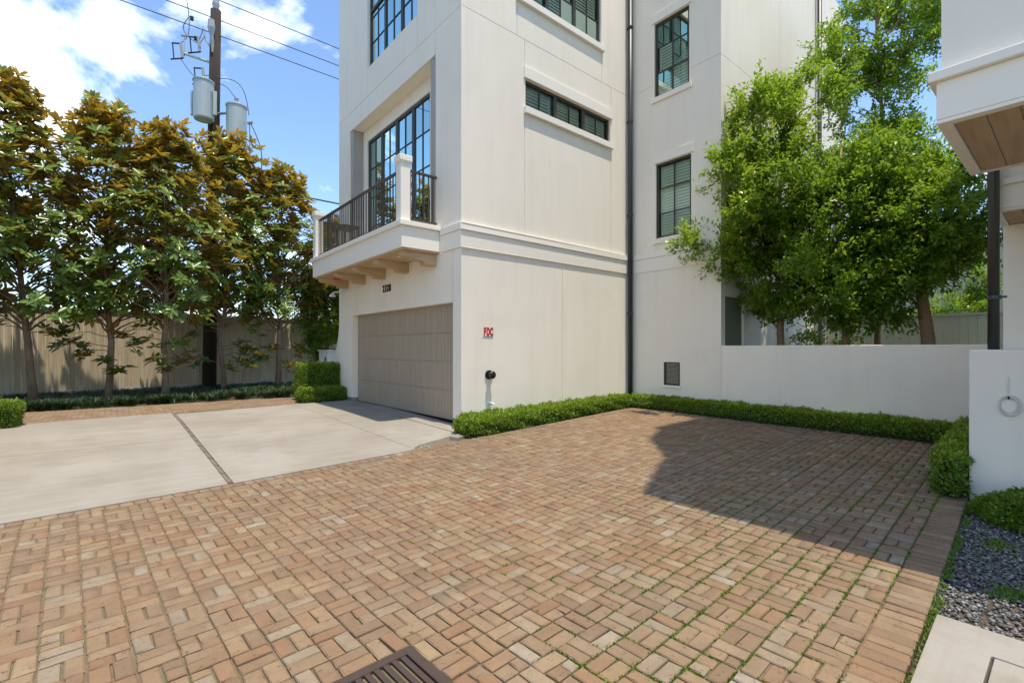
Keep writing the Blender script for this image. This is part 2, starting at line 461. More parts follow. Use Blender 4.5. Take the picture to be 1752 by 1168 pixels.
brick_cache = {}
def brick_mesh(kind, lx, ly):
    key = (kind, random.randrange(9))
    if key not in brick_cache:
        V, Fq = brick_shape(lx, ly, 0.0, 0)
        me = bpy.data.meshes.new('brick')
        me.from_pydata(V, [], Fq); me.materials.append(M['brick'])
        brick_cache[key] = me
    return brick_cache[key]

def lay(parent, specs, limit, fieldname):
    """specs: (u, v, angle, lx, ly, kind). nearest seen ones as objects, the rest as one part"""
    seen = []
    for i, s_ in enumerate(specs):
        Y = in_view(s_[0], s_[1])
        seen.append((Y if Y else 999 + i, i))
    seen.sort()
    near = set(i for Y, i in seen[:limit] if Y < 900)
    FV, FF, RN = [], [], []
    for i, (u, v, an, lx, ly, kind) in enumerate(specs):
        z = gz(u, v) + random.gauss(0, 0.0017)
        an += random.gauss(0, 0.010)
        tx, ty = random.gauss(0, 0.009), random.gauss(0, 0.009)
        if i in near:
            o = bpy.data.objects.new('brick', brick_mesh(kind, lx, ly))
            COL.objects.link(o); o.parent = parent
            o.location = (u, v, z); o.rotation_euler = (tx, ty, an)
        else:
            V, Fq = brick_shape(lx, ly, 0, 0)
            mt = Matrix.Translation((u, v, z)) @ Matrix.Rotation(an, 4, 'Z') @ Matrix.Rotation(tx, 4, 'X') @ Matrix.Rotation(ty, 4, 'Y')
            n = len(FV)
            FV += [tuple(mt @ Vector(p)) for p in V]
            FF += [tuple(n + k for k in q) for q in Fq]
            RN += [random.random()] * len(Fq)
    if FF:
        npmesh(fieldname, np.array(FV), np.array(FF), 'brick_field', parent, RN, 'stuff')

n = 34
V = []
for bb in np.linspace(0.38, 6.75, n):
    for aa in np.linspace(-4, 9.5, n):
        u, v = ab2uv(aa, bb); u = min(u, 9.4); V.append((u, v, gz(u, v) - .015))
i = np.arange((n - 1) * (n - 1)); a_ = (i // (n - 1)) * n + i % (n - 1)
court = npmesh('brick_court', np.array(V), np.stack([a_, a_ + 1, a_ + n + 1, a_ + n], 1), 'bed')
tag(court, kind='structure')
PB = 0.172; JT = 0.009
AO = 0.07
GR = (AO + 4 * .172, AO + 7 * .172, .575 + 6 * .172, .575 + 9 * .172)       # drain opening, in the brick frame
specs = []
B0 = 0.575                            # first weave row above the border
for ia in range(-24, 57):
    for ib in range(0, 40):
        a0, b0 = AO + ia * PB, B0 + ib * PB
        if 4 <= ia < 7 and 6 <= ib < 9: continue
        hor = (ia + ib) % 2 == 0
        for k in (-1, 1):
            ca, cb = a0 + PB / 2, b0 + PB / 2
            if hor: cb += k * PB / 4
            else: ca += k * PB / 4
            u, v = ab2uv(ca, cb)
            if not (-2.4 < u < 9.22) or v > far_edge(u) - 0.16: continue
            an = TH if hor else TH + math.pi / 2
            L_ = PB - JT + random.uniform(-0.006, 0.003)
            W_ = PB / 2 - JT + random.uniform(-0.004, 0.002)
            if random.random() < 0.07:      # broken in two
                fr = random.uniform(0.35, 0.65)
                for sg, ln in ((-1, fr), (1, 1 - fr)):
                    off = sg * (L_ / 2 - L_ * ln / 2)
                    specs.append((u + off * math.cos(an), v + off * math.sin(an), an, L_ * ln - 0.006, W_, 'h%.1f' % ln))
            else:
                specs.append((u, v, an, L_, W_, 'f'))
# soldier border on the gravel side, header course along the driveway and hedge
k = -2.3
while k < 7.3:
    u, v = ab2uv(k, B0 - 0.10)
    if u < 6.2:
        specs.append((u, v, TH + math.pi / 2, 0.19, 0.080, 's'))
    k += 0.088
k = -2.3
while k < 9.15:
    u = k; v = far_edge(u) - 0.055
    specs.append((u, v, 0.088 + (0 if u < 4.2 else 0), 0.097, 0.10, 'q'))
    k += 0.105
lay(court, specs, 300, 'brick_field')
# drain
dr = empty('drain_grate', (0, 0, 0), 'rusty slotted iron drain grate set in the brick court', 'drain')
mb = MB()
for (x0, x1, y0, y1) in ((GR[0], GR[0] + .05, GR[2], GR[3]), (GR[1] - .05, GR[1], GR[2], GR[3]), (GR[0] + .05, GR[1] - .05, GR[2], GR[2] + .05), (GR[0] + .05, GR[1] - .05, GR[3] - .05, GR[3])):
    mb.box(x0, x1, y0, y1, -0.05, 0.004)
mb.build('rim', 'iron', dr, bevel=0.003)
for i in range(9):
    x = GR[0] + .05 + (i + .5) * (GR[1] - GR[0] - .1) / 9
    MB().box(x - .014, x + .014, GR[2] + .045, GR[3] - .045, -0.04, 0.0).build('bar', 'iron', dr, bevel=0.002)
MB().box(GR[0], GR[1], GR[2], GR[3], -0.085, -0.075).build('sump', 'dark', dr)

dr.rotation_euler = (0, 0, TH)
# driveway slabs
drv = sheet('driveway', 'soil', -8, 4.9, 5.4, 12.6, -0.05, 20)
tag(drv, kind='structure')
def slab(pts, n=10, top=0.0, th=0.1, parent=drv, m='concrete'):
    p00, p10, p11, p01 = [np.array(p, float) for p in pts]
    V = []
    for j in range(n):
        for i in range(n):
            s_, t_ = i / (n - 1), j / (n - 1)
            p = p00 * (1 - s_) * (1 - t_) + p10 * s_ * (1 - t_) + p11 * s_ * t_ + p01 * (1 - s_) * t_
            V.append((p[0], p[1], gz(p[0], p[1]) + top))
    Fq = []
    for j in range(n - 1):
        for i in range(n - 1):
            a_ = j * n + i
            Fq.append((a_, a_ + 1, a_ + n + 1, a_ + n))
    ring = [i for i in range(n)] + [j * n + n - 1 for j in range(1, n)] + [(n - 1) * n + i for i in range(n - 2, -1, -1)] + [j * n for j in range(n - 2, 0, -1)]
    b0 = len(V)
    V += [(V[i][0], V[i][1], V[i][2] - th) for i in ring]
    for q in range(len(ring)):
        r2 = (q + 1) % len(ring)
        Fq.append((ring[q], b0 + q, b0 + r2, ring[r2]))
    me = bpy.data.meshes.new('slab'); me.from_pydata(V, [], Fq); me.materials.append(M[m])
    o = bpy.data.objects.new('slab', me); COL.objects.link(o); o.parent = parent
    return o
fe = lambda u: far_edge(u) + 0.012
XJ = 1.0
for (ua, ub) in ((-7.5, XJ - 0.028), (XJ + 0.028, 3.35)):
    slab([(ua, fe(ua)), (ub, fe(ub)), (ub, fe(ub) + 0.15), (ua, fe(ua) + 0.15)], 6, 0.001)
    slab([(ua, fe(ua) + 0.156), (ub, fe(ub) + 0.156), (ub, 8.92), (ua, 8.86)])
    slab([(ua, 8.868), (ub, 8.928), (ub, 12.35), (ua, 12.05)])
# corner pieces beside the gravel pocket
slab([(3.358, 6.31), (4.46, 6.72), (4.46, 8.93), (3.358, 8.92)], 8)
slab([(3.358, 8.932), (4.46, 8.938), (4.46, 12.5), (3.358, 12.36)], 8)
slab([(4.468, 6.74), (4.90, 6.90), (4.90, 12.6), (4.468, 12.5)], 8, 0.006)
tb = MB()
for j in range(14):
    v0 = 6.0 + j * 0.45; v1 = v0 + 0.448
    if v0 > 12.1: break
    tb.box(XJ - 0.022, XJ + 0.022, v0, v1, gz(XJ, v0) - 0.05, gz(XJ, v0) + 0.002)
tb.build('expansion_strip', 'woodstrip', drv)
# curb round the gravel pocket
mb = MB()
pk = [(3.32, 6.16), (3.36, 6.27), (3.50, 6.38), (3.8, 6.50), (4.1, 6.60), (4.45, 6.71), (4.7, 6.80)]
mb.tube([(u, v, gz(u, v) - 0.012) for u, v in pk], 0.028, 6)
mb.build('curb', 'concrete', drv, smooth=True)

strip = sheet('brick_path', 'bed', -6, 5.0, 12.1, 14.6, -0.016, 16)
tag(strip, kind='structure')
specs = []
for j in range(22):
    v = 12.42 + j * 0.097
    for i in range(-28, 26):
        u = i * 0.20 + (0.1 if j % 2 else 0)
        vv = v + (0.088 * u - 0.1) * 0.25
        if u > 3.6 and vv > 12.3: continue
        if vv > 14.35 - 0.05 * u: continue
        specs.append((u, vv, 0.02, 0.19, 0.088, 'p'))
lay(strip, specs, 300, 'brick_field')
bed = sheet('planting_bed', 'soil', -7, 10, 14.1, 21, -0.03, 16)
tag(bed, kind='structure')

# concrete pad and gravel at the right
pad = empty('concrete_pad', (2.6, -0.1, 0)); tag(pad, kind='structure')
def padbox(x0, x1, y0, y1):
    MB().box(x0, x1, y0, y1, -0.12, 0.005).build('slab', 'concrete', pad, bevel=0.006)
padbox(1.2, 3.28, -1.5, 0.275)
MB().prism([(1.2, .287, -.12), (3.292, .287, -.12), (3.292, -1.5, -.12), (3.58, -1.5, -.12), (3.58, .53, -.12), (1.2, .44, -.12)], (0, 0, .125)).build('slab', 'concrete', pad, bevel=0.006)
gb = sheet('gravel_bed', 'soil', 3.4, 6.5, -1.8, 0.72, -0.055, 12); tag(gb, kind='structure')
def stones(name, region, n, size, parent, dz):
    base = np.array([(1, 0, 0), (-1, 0, 0), (0, 1, 0), (0, -1, 0), (0, 0, 1), (0, 0, -1)], float)
    tri = np.array([(0, 2, 4), (2, 1, 4), (1, 3, 4), (3, 0, 4), (2, 0, 5), (1, 2, 5), (3, 1, 5), (0, 3, 5)])
    P = region(n)
    n = len(P)
    sz = size * rng.uniform(0.45, 1.1, (n, 1, 1)) ** 1.4 * 1.5
    V = base[None] * rng.uniform(0.6, 1.3, (n, 6, 1)) * np.array([1, .8, .55])[None, None] * sz
    t = rng.uniform(0, 6.28, n); c_, s_ = np.cos(t), np.sin(t)
    X = V[:, :, 0] * c_[:, None] - V[:, :, 1] * s_[:, None]; Y = V[:, :, 0] * s_[:, None] + V[:, :, 1] * c_[:, None]
    V = np.stack([X, Y, V[:, :, 2]], 2) + P[:, None, :]
    Fq = (tri[None] + np.arange(n)[:, None, None] * 6).reshape(-1, 3)
    rn = np.repeat(rng.uniform(0, 1, n) ** 1.3, 8)
    return npmesh(name, V.reshape(-1, 3), Fq, 'gravel', parent, rn, 'stuff')
def reg1(n):
    u = rng.uniform(3.58, 6.3, n); v = rng.uniform(-1.3, 0.40, n) + u * 0.0525
    z = np.array([gz(x, y) for x, y in zip(u, v)]) - 0.047 + rng.uniform(0, 0.012, n)
    return np.stack([u, v, z], 1)
stones('gravel', reg1, 15000, 0.0115, gb, 0)
def reg2(n):
    u = rng.uniform(3.3, 4.75, n); t = rng.uniform(0, 1, n)
    lo = 5.86 + 0.088 * u; hi = np.interp(u, [p[0] for p in pk], [p[1] for p in pk])
    v = lo + (hi - lo) * t
    z = np.array([gz(x, y) for x, y in zip(u, v)]) - 0.035 + rng.uniform(0, 0.015, n)
    return np.stack([u, v, z], 1)
gp = sheet('gravel_pocket', 'soil', 3.25, 4.8, 6.1, 6.95, -0.045, 6); tag(gp, kind='structure')
stones('gravel', reg2, 2600, 0.016, gp, 0)
st = MB().box(-.13, .13, -.08, .08, -.03, .045).build('flat_stone', 'plinth', bevel=0.012)
st.location = (4.25, 6.42, 0.07); st.rotation_euler = (0.05, 0.03, 0.5)
tag(st, 'flat grey stone lying in the small gravel pocket by the garage', 'stone')
ob = MB().box(-.10, .10, -.05, .05, -.06, .05).build('edging_brick', 'brick', bevel=0.006)
ob.location = (3.80, 0.085, -0.01); ob.rotation_euler = (0, 0.05, 0.9)
tag(ob, 'loose orange brick standing beside the gravel and the concrete pad', 'brick')

# moss and weeds
def tufts(name, P, nb, L, W, m, parent, spread=0.5, kind='stuff'):
    n = len(P)
    Pn = np.repeat(P, nb, 0) + rng.normal(0, 0.01, (n * nb, 3)) * [1, 1, 0]
    D = np.concatenate([rng.normal(0, spread, (n * nb, 2)), np.ones((n * nb, 1))], 1)
    V, Fq, k = leaf_geo(Pn, D, rand_unit(n * nb), L * rng.uniform(.5, 1.3, n * nb), W * rng.uniform(.7, 1.2, n * nb))
    return npmesh(name, V, Fq, m, parent, np.repeat(rng.uniform(0, 1, n * nb), k), kind)
pts = []
while len(pts) < 3400:
    ia = random.randrange(6, 48); ib = random.randrange(0, 17)
    if random.random() < 0.5: a_, b_ = AO + ia * PB + random.uniform(0, PB), B0 + ib * PB
    else: a_, b_ = AO + ia * PB, B0 + ib * PB + random.uniform(0, PB)
    u, v = ab2uv(a_, b_)
    f_ = 0.5 + 0.5 * math.sin(u * 2.1 + 1.3) * math.sin(v * 2.7 + u)
    if u < 1.6 or u > 7.5 or v > far_edge(u) - .3 or random.random() > f_ * max(0.12, 1.15 - v / 2.8): continue
    pts.append((u, v, gz(u, v) - 0.012))
tufts('joint_moss', np.array(pts), 14, 0.016, 0.008, 'moss', court, 0.6)
pts = []
for c_ in range(34):
    cu, cv = random.uniform(3.65, 6.0), random.uniform(-1.0, 0.5)
    for q in range(random.randrange(10, 50)):
        u, v = random.gauss(cu, 0.06), random.gauss(cv, 0.05)
        pts.append((u, v, gz(u, v) - 0.045))
for c_ in range(160):
    u = random.uniform(2.2, 6.0); v = 0.385 + 0.0525 * u + random.uniform(-.05, .015)
    pts.append((u, v, gz(u, v) - 0.03))
tufts('moss', np.array(pts), 12, 0.028, 0.009, 'moss', gb, 0.7)

# ---------------------------------------------------------------- the townhouse
ZT = 12.0
UA, VB, UC, VD = 4.76, 7.08, 9.657, 4.80
VA_END, U_END = 13.0, 17.6
def wall_cells(mb, plane, sgn, c, a0, a1, z0, z1, holes):
    """a wall face on plane 'u' (x=c, a runs along y) or 'v' (y=c, a along x), facing -plane. holes: (a0,a1,z0,z1,depth,closed)"""
    P = (lambda a_, z, d: (c + d, a_, z)) if plane == 'u' else (lambda a_, z, d: (a_, c + d, z))
    As = sorted({a0, a1} | {h[0] for h in holes} | {h[1] for h in holes})
    Zs = sorted({z0, z1} | {h[2] for h in holes} | {h[3] for h in holes})
    As = [x for x in As if a0 <= x <= a1]; Zs = [x for x in Zs if z0 <= x <= z1]
    n = len(mb.v)
    idx = {}
    def vid(a_, z):
        if (a_, z) not in idx:
            idx[(a_, z)] = len(mb.v); mb.v.append(P(a_, z, 0))
        return idx[(a_, z)]
    for i in range(len(As) - 1):
        for j in range(len(Zs) - 1):
            am, zm_ = (As[i] + As[i + 1]) / 2, (Zs[j] + Zs[j + 1]) / 2
            if any(h[0] < am < h[1] and h[2] < zm_ < h[3] for h in holes): continue
            mb.f.append((vid(As[i], Zs[j]), vid(As[i + 1], Zs[j]), vid(As[i + 1], Zs[j + 1]), vid(As[i], Zs[j + 1])))
    for (h0, h1, y0, y1, d, closed) in holes:
        h0, h1, y0, y1 = max(h0, a0), min(h1, a1), max(y0, z0), min(y1, z1)
        mb.quad(P(h0, y0, 0), P(h0, y1, 0), P(h0, y1, d), P(h0, y0, d))
        mb.quad(P(h1, y0, 0), P(h1, y0, d), P(h1, y1, d), P(h1, y1, 0))
        mb.quad(P(h0, y1, 0), P(h1, y1, 0), P(h1, y1, d), P(h0, y1, d))
        if y0 > z0: mb.quad(P(h0, y0, 0), P(h0, y0, d), P(h1, y0, d), P(h1, y0, 0))
        if closed:
            mb.quad(P(h0, y0, d), P(h0, y1, d), P(h1, y1, d), P(h1, y0, d))

house = empty('townhouse', (UA, VB, 0.15), 'three storey white stucco townhouse with garage and corner balcony', 'house')
JW, JD = 0.012, 0.010
def hj(a0, a1, z): return (a0, a1, z - JW / 2, z + JW / 2, JD, True)
def vj(a_, z0, z1): return (a_ - JW / 2, a_ + JW / 2, z0, z1, JD, True)
ZL0, ZL1, ZB0 = 3.61, 3.735, 3.30        # ledge and band
JZ = 7.6
RV = (7.952, 12.25, 3.82, 7.13)           # balcony recess
GD = (7.348, 12.08, 0.165, 2.35)          # garage opening
WA = (8.67, 11.13, 8.27, 10.7)
mb = MB()
wall_cells(mb, 'u', -1, UA, VB, VA_END, 0.25, ZT, [(GD[0], GD[1], 0.25, GD[3], 0.15, False), (*RV, 0.29, False), (*WA, 0.10, False),
    hj(VB, VA_END, JZ), vj(8.67, JZ + JW, WA[2]), vj(7.952, RV[3], JZ - JW), vj(12.25, RV[3], JZ - JW), vj(11.13, JZ + JW, WA[2]), vj(GD[0], GD[3], ZB0 - .002), vj(12.4, JZ + JW, 9.5)])
wall_cells(mb, 'v', -1, VB, UA, UC, 0.25, ZT, [(6.281, 8.93, 6.27, 6.84, 0.09, False), (6.083, 8.601, 8.41, 10.7, 0.09, False), hj(UA, UC, JZ),
    vj(6.26, ZL1, 6.13), vj(6.26, 7.07, JZ - JW), vj(8.95, ZL1, 6.13), vj(8.95, 7.07, JZ - JW), vj(7.322, 0.25, ZB0), vj(6.06, JZ + JW, 8.28), vj(8.62, JZ + JW, 8.28)])
W1, W2 = (5.51, 6.38, 7.29, 9.01), (5.465, 6.34, 4.03, 5.75)
VENT = (5.733, 6.133, 0.68, 1.2)
wall_cells(mb, 'u', -1, UC, VD, VB, 0.1, ZT, [(*W1, 0.07, False), (*W2, 0.07, False), (*VENT, 0.05, True), hj(VD, W1[0] - .05, JZ), hj(W1[1] + .05, VB, JZ)])
wall_cells(mb, 'v', -1, VD, UC, U_END, 0.1, ZT, [(9.83, 10.70, 0.1, 2.6, 0.06, False), hj(UC, U_END, JZ), vj(12.6, JZ + JW, ZT)])
# sides that face away, and floors' edges close the shell
mb.quad((UA, VA_END, 0), (U_END, VA_END, 0), (U_END, VA_END, ZT), (UA, VA_END, ZT))
mb.quad((U_END, VD, 0), (U_END, VA_END, 0), (U_END, VA_END, ZT), (U_END, VD, ZT))
# back wall of the balcony recess round the doors
DR = (8.66, 11.81, 3.85, 6.82)
wall_cells(mb, 'u', -1, UA + 0.29, RV[0], RV[1], RV[2], RV[3], [(*DR, 0.06, False)])
hw = mb.build('wall', 'stucco', house)
MB().quad((UA, VB, ZT), (U_END, VB, ZT), (U_END, VA_END, ZT), (UA, VA_END, ZT)).quad((UC, VD, ZT), (U_END, VD, ZT), (U_END, VB, ZT), (UC, VB, ZT)).build('roof', 'concrete', house)
# footing
MB().box(UA + 0.01, UA + .4, VB + .01, GD[0] - .004, 0, 0.25).build('footing', 'plinth', house)
MB().box(UA + 0.01, UA + .4, GD[1] + .004, VA_END - .01, 0, 0.25).build('footing', 'plinth', house)
MB().box(UA + .401, UC, VB + .012, VB + .3, 0, 0.25).build('footing', 'plinth', house)
# ledge and band round the corner
mb = MB()
pv, pu = 7.70, UC
for (z0, z1, p) in ((ZL0, ZL1, 0.055), (ZB0, ZL0 - 0.002, 0.028)):
    mb.box(UA - p, UA - .0005, VB - p, pv, z0, z1)
    mb.box(UA - .0005, UC - 0.0005, VB - p, VB - .0005, z0, z1)
    mb.box(UC - p * .6, UC - .0005, VD, VB - p - .001, z0, z1)
mb.build('string_course', 'stucco_smooth', house, bevel=0.006)
# flared buttress on the far side
prof = [(13.0, 3.0), (13.03, 2.6), (13.10, 2.2), (13.22, 1.8), (13.36, 1.5), (13.52, 1.25), (13.75, 1.0), (14.0, 0.85), (14.0, 0.1), (13.0, 0.1)]
MB().prism([(UA + .05, v, z) for v, z in prof], (0.7, 0, 0)).build('flared_buttress', 'stucco', house)

def window(plane, c, a0, a1, z0, z1, sashes, cols, rows, glass='glass', louver=False, fw=0.05, name='window', transom=None):
    """frame, panes, muntins set at depth c on the plane (c = outer face of frame)"""
    w_ = empty(name, (0, 0, 0)); w_.parent = house
    w_.location = (0, 0, 0)
    P = (lambda q0, q1, d0, d1, y0, y1: (c + d0, c + d1, q0, q1, y0, y1)) if plane == 'u' else (lambda q0, q1, d0, d1, y0, y1: (q0, q1, c + d0, c + d1, y0, y1))
    B_ = lambda mb, *r_: mb.box(*P(*r_))
    W = (a1 - a0) / sashes
    fr = MB()
    B_(fr, a0, a1, 0, .06, z0, z0 + fw); B_(fr, a0, a1, 0, .06, z1 - fw, z1)
    B_(fr, a0, a0 + fw, 0, .06, z0 + fw, z1 - fw); B_(fr, a1 - fw, a1, 0, .06, z0 + fw, z1 - fw)
    for i in range(1, sashes):
        B_(fr, a0 + i * W - fw * .8, a0 + i * W + fw * .8, 0, .06, z0 + fw, z1 - fw)
    if transom:
        B_(fr, a0 + fw, a1 - fw, -.004, .056, transom - .035, transom + .035)
    fr.build('frame', 'frame', w_, bevel=0.004)
    for s_ in range(sashes):
        s0, s1 = a0 + s_ * W + fw * .8, a0 + (s_ + 1) * W - fw * .8
        for i in range(1, cols):
            x = s0 + (s1 - s0) * i / cols
            mu = MB(); B_(mu, x - .011, x + .011, .014, .044, z0 + fw, z1 - fw); mu.build('muntin', 'frame', w_)
        for j in range(1, rows):
            y = z0 + (z1 - z0) * j / rows
            mu = MB(); B_(mu, s0, s1, .016, .042, y - .011, y + .011); mu.build('muntin', 'frame', w_)
        for i in range(cols):
            for j in range(rows):
                g0, g1 = s0 + (s1 - s0) * i / cols, s0 + (s1 - s0) * (i + 1) / cols
                y0, y1 = z0 + (z1 - z0) * j / rows, z0 + (z1 - z0) * (j + 1) / rows
                pn = MB(); d = .030 + random.uniform(-.0015, .0015)
                q = P(g0, g1, d, d, max(y0, z0 + fw * .5), min(y1, z1 - fw * .5))
                if plane == 'u': pn.quad((q[0], q[2], q[4]), (q[0], q[3], q[4]), (q[0], q[3], q[5]), (q[0], q[2], q[5]))
                else: pn.quad((q[0], q[2], q[4]), (q[1], q[2], q[4]), (q[1], q[2], q[5]), (q[0], q[2], q[5]))
                pn.build('pane', glass, w_)
    if louver:
        lv = MB()
        for s_ in range(sashes):
            s0, s1 = a0 + s_ * W + fw, a0 + (s_ + 1) * W - fw
            B_(lv, s0, s0 + .05, .10, .13, z0, z1); B_(lv, s1 - .05, s1, .10, .13, z0, z1)
            y = z0 + .05
            while y < z1 - .04:
                if plane == 'u': lv.prism([(c + .09, s0 + .05, y), (c + .114, s0 + .05, y + .063), (c + .120, s0 + .05, y + .060), (c + .095, s0 + .05, y - .005)], (0, s1 - s0 - .1, 0))
                else: lv.prism([(s0 + .05, c + .09, y), (s0 + .05, c + .114, y + .063), (s0 + .05, c + .120, y + .060), (s0 + .05, c + .095, y - .005)], (s1 - s0 - .1, 0, 0))
                y += .068
        lv.build('shutter', 'louver', w_)
    bk = MB(); B_(bk, a0 - .05, a1 + .05, .5, .52, z0 - .05, z1 + .05); bk.build('room', 'dark', w_)
    return w_
def trim(name, x0, x1, y0, y1, z0, z1, bv=0.006):
    return MB().box(x0, x1, y0, y1, z0, z1).build(name, 'stucco_smooth', house, bevel=bv)

window('u', UA + 0.07, *WA, 3, 2, 4, 'glass_teal', transom=9.66)
window('u', UA + 0.32, *DR, 4, 2, 4, 'glass_teal', fw=0.065, name='balcony_door')
window('v', VB + 0.05, 6.283, 8.928, 6.272, 6.838, 3, 2, 1, 'glass', True)
window('v', VB + 0.05, 6.085, 8.599, 8.412, 10.69, 3, 2, 4, 'glass', True)
window('u', UC + 0.035, *W1, 1, 2, 3, 'glass', True)
window('u', UC + 0.035, *W2, 1, 2, 3, 'glass', True)
trim('window_head', 6.235, 8.98, VB - .035, VB - .0005, 6.842, 7.065)
trim('sill', 6.235, 8.98, VB - .07, VB - .0005, 6.14, 6.268)
trim('sill', 6.03, 8.655, VB - .07, VB - .0005, 8.28, 8.408)
for W_ in (W1, W2):
    trim('window_head', UC - .03, UC - .0005, W_[0] - .06, W_[1] + .06, W_[3] + .012, W_[3] + .21)
    trim('sill', UC - .05, UC - .0005, W_[0] - .07, W_[1] + .07, W_[2] - .12, W_[2] - .004)
# vent in the setback wall
mb = MB()
for i in range(16):
    z = VENT[2] + .035 + i * (VENT[3] - VENT[2] - .07) / 16
    mb.box(UC + .018, UC + .035, VENT[0] + .03, VENT[1] - .03, z, z + .016)
mb.build('vent_slats', 'grille', house)
mb = MB()
for q in ((VENT[0] + .001, VENT[0] + .03, VENT[2] + .001, VENT[3] - .001), (VENT[1] - .03, VENT[1] - .001, VENT[2] + .001, VENT[3] - .001), (VENT[0] + .03, VENT[1] - .03, VENT[2] + .001, VENT[2] + .03), (VENT[0] + .03, VENT[1] - .03, VENT[3] - .03, VENT[3] - .001)):
    mb.box(UC - .004, UC + .03, *q)
mb.build('vent_frame', 'frame', house)
trim('sill', UC - .03, UC - .0005, VENT[0] - .03, VENT[1] + .03, VENT[2] - .055, VENT[2] - .004)
# grey screen housings at both ends of the balcony recess
for (v0, v1) in ((RV[0] + .002, 8.19), (12.06, RV[1] - .002)):
    mb = MB().box(UA + .03, UA + .287, v0, v1, RV[2], RV[3] - .003)
    mb.build('screen_housing', 'screen', house, bevel=0.005)
MB().box(UA + .06, UA + .20, 12.035, 12.058, 4.9, 6.2).build('screen_track', 'screen', house, bevel=0.004)
# tree-shaded strip of the garden face, its shade put into the panel colour
MB().box(9.832, 10.698, VD + .055, VD + .09, 0.1, 2.6).build('shaded_wall_panel', mat('shade_grey_green', (0.20, 0.205, 0.155), 0.7, [(2, 0.3, (0.15, 0.155, 0.11), 0.45, 0.7)]), house)
# garage door: four sections of narrow boards
gd = empty('garage_door', (0, 0, 0)); gd.parent = house
SEC = 4
h_ = (GD[3] - GD[2]) / SEC
for s_ in range(SEC):
    mb = MB(); v = GD[0] + .002; z0 = GD[2] + s_ * h_ + .004; z1 = GD[2] + (s_ + 1) * h_ - .003
    while v < GD[1] - .02:
        bw = min(0.105, GD[1] - .002 - v)
        d = random.uniform(0, .003)
        mb.box(UA + .15 + d, UA + .18, v + .003, v + bw - .003, z0, z1)
        v += bw
    mb.build('section', 'door', gd)
MB().box(UA + .168, UA + .2, GD[0], GD[1], GD[2], GD[3]).build('backing', mat('door_groove', (0.22, 0.178, 0.125), 0.9, [(4, 0.3, (0.1, 0.08, 0.05), 0.45, 0.7)]), gd)
MB().box(UA + .14, UA + .17, GD[0], GD[1], GD[2] - .02, GD[2] + .004).build('weather_seal', 'black', gd)
# balcony
bal = empty('balcony', (0, 0, 0)); bal.parent = house
BU, BV0, BV1 = 3.97, 7.80, 12.70
ZF0, ZF1 = 3.32, 3.71
mb = MB(); mb.box(BU, UA - .0005, BV0, BV1, ZF0, ZF1)
mb.build('fascia', 'stucco_smooth', bal, bevel=0.008)
mb = MB(); mb.box(BU - .05, UA - .001, BV0 - .05, BV1 + .05, ZF1 + .001, 3.80); mb.build('coping', 'stucco_smooth', bal, bevel=0.008)
MB().box(BU + .03, UA - .003, BV0 + .03, BV1 - .03, ZF0 - .03, ZF0 - .001).build('ceiling_panel', 'beam', bal)
for i in range(5):
    v = 8.0 + i * (12.42 - 8.0) / 4
    pr = [(UA - .001, ZF0 - .031), (BU + .08, ZF0 - .031), (BU + .08, ZF0 - .10), (BU + .12, ZF0 - .13), (UA - .26, ZF0 - .19), (UA - .26, ZF0 - .245), (UA - .001, ZF0 - .245)]
    MB().prism([(x, v - .09, z) for x, z in pr], (0, .18, 0)).build('bracket', 'beam', bal)
for v in (BV0 + .125, BV1 - .125):
    mb = MB().box(BU - .0, BU + .19, v - .095, v + .095, 3.801, 4.86); p_ = mb.build('post', 'stucco_smooth', bal, bevel=0.006)
    mb = MB().box(BU - .03, BU + .22, v - .125, v + .125, 4.87, 4.985); mb.build('post_cap', 'stucco_smooth', bal, bevel=0.014)
    MB().box(BU - .012, BU + .202, v - .107, v + .107, 4.845, 4.872).build('post_neck', 'stucco_smooth', bal)
r0, r1 = BV0 + .222, BV1 - .222
xr = BU + .095
MB().box(xr - .028, xr + .028, r0, r1, 4.735, 4.775).build('handrail', 'rail', bal, bevel=0.004)
MB().box(xr - .02, xr + .02, r0, r1, 3.86, 3.89).build('bottom_rail', 'rail', bal)
n = 36
for i in range(n):
    v = r0 + (i + .5) * (r1 - r0) / n
    t_ = .018 if i % 12 == 6 else .0095
    MB().box(xr - t_, xr + t_, v - t_, v + t_, 3.889 if t_ < .01 else 3.80, 4.736).build('baluster', 'rail', bal)
for vs_ in (BV0 + .125, BV1 - .125):
    MB().box(BU + .192, UA - .001, vs_ - .028, vs_ + .028, 4.735, 4.775).build('handrail', 'rail', bal, bevel=0.004)
    MB().box(BU + .192, UA - .001, vs_ - .02, vs_ + .02, 3.86, 3.89).build('bottom_rail', 'rail', bal)
    for i in range(6):
        u = BU + .24 + i * .094
        t_ = .0095 if i < 5 else .018
        MB().box(u - t_, u + t_, vs_ - t_, vs_ + t_, 3.889, 4.736).build('baluster', 'rail', bal)
# little table on the balcony
tbl = empty('balcony_table', (4.45, 11.6, 3.80), 'small dark metal table standing on the balcony', 'table')
MB().box(4.25, 4.65, 11.3, 11.9, 4.44, 4.47).build('table_top', 'rail', tbl)
for sx, sy in ((4.28, 11.33), (4.62, 11.33), (4.28, 11.87), (4.62, 11.87)):
    MB().box(sx - .015, sx + .015, sy - .015, sy + .015, 3.801, 4.441).build('leg', 'rail', tbl)
# soffit light disc
MB().tube([(4.32, 8.55, ZF0 - .036), (4.32, 8.55, ZF0 - .030)], .06, 16).build('soffit_light', 'white', bal)
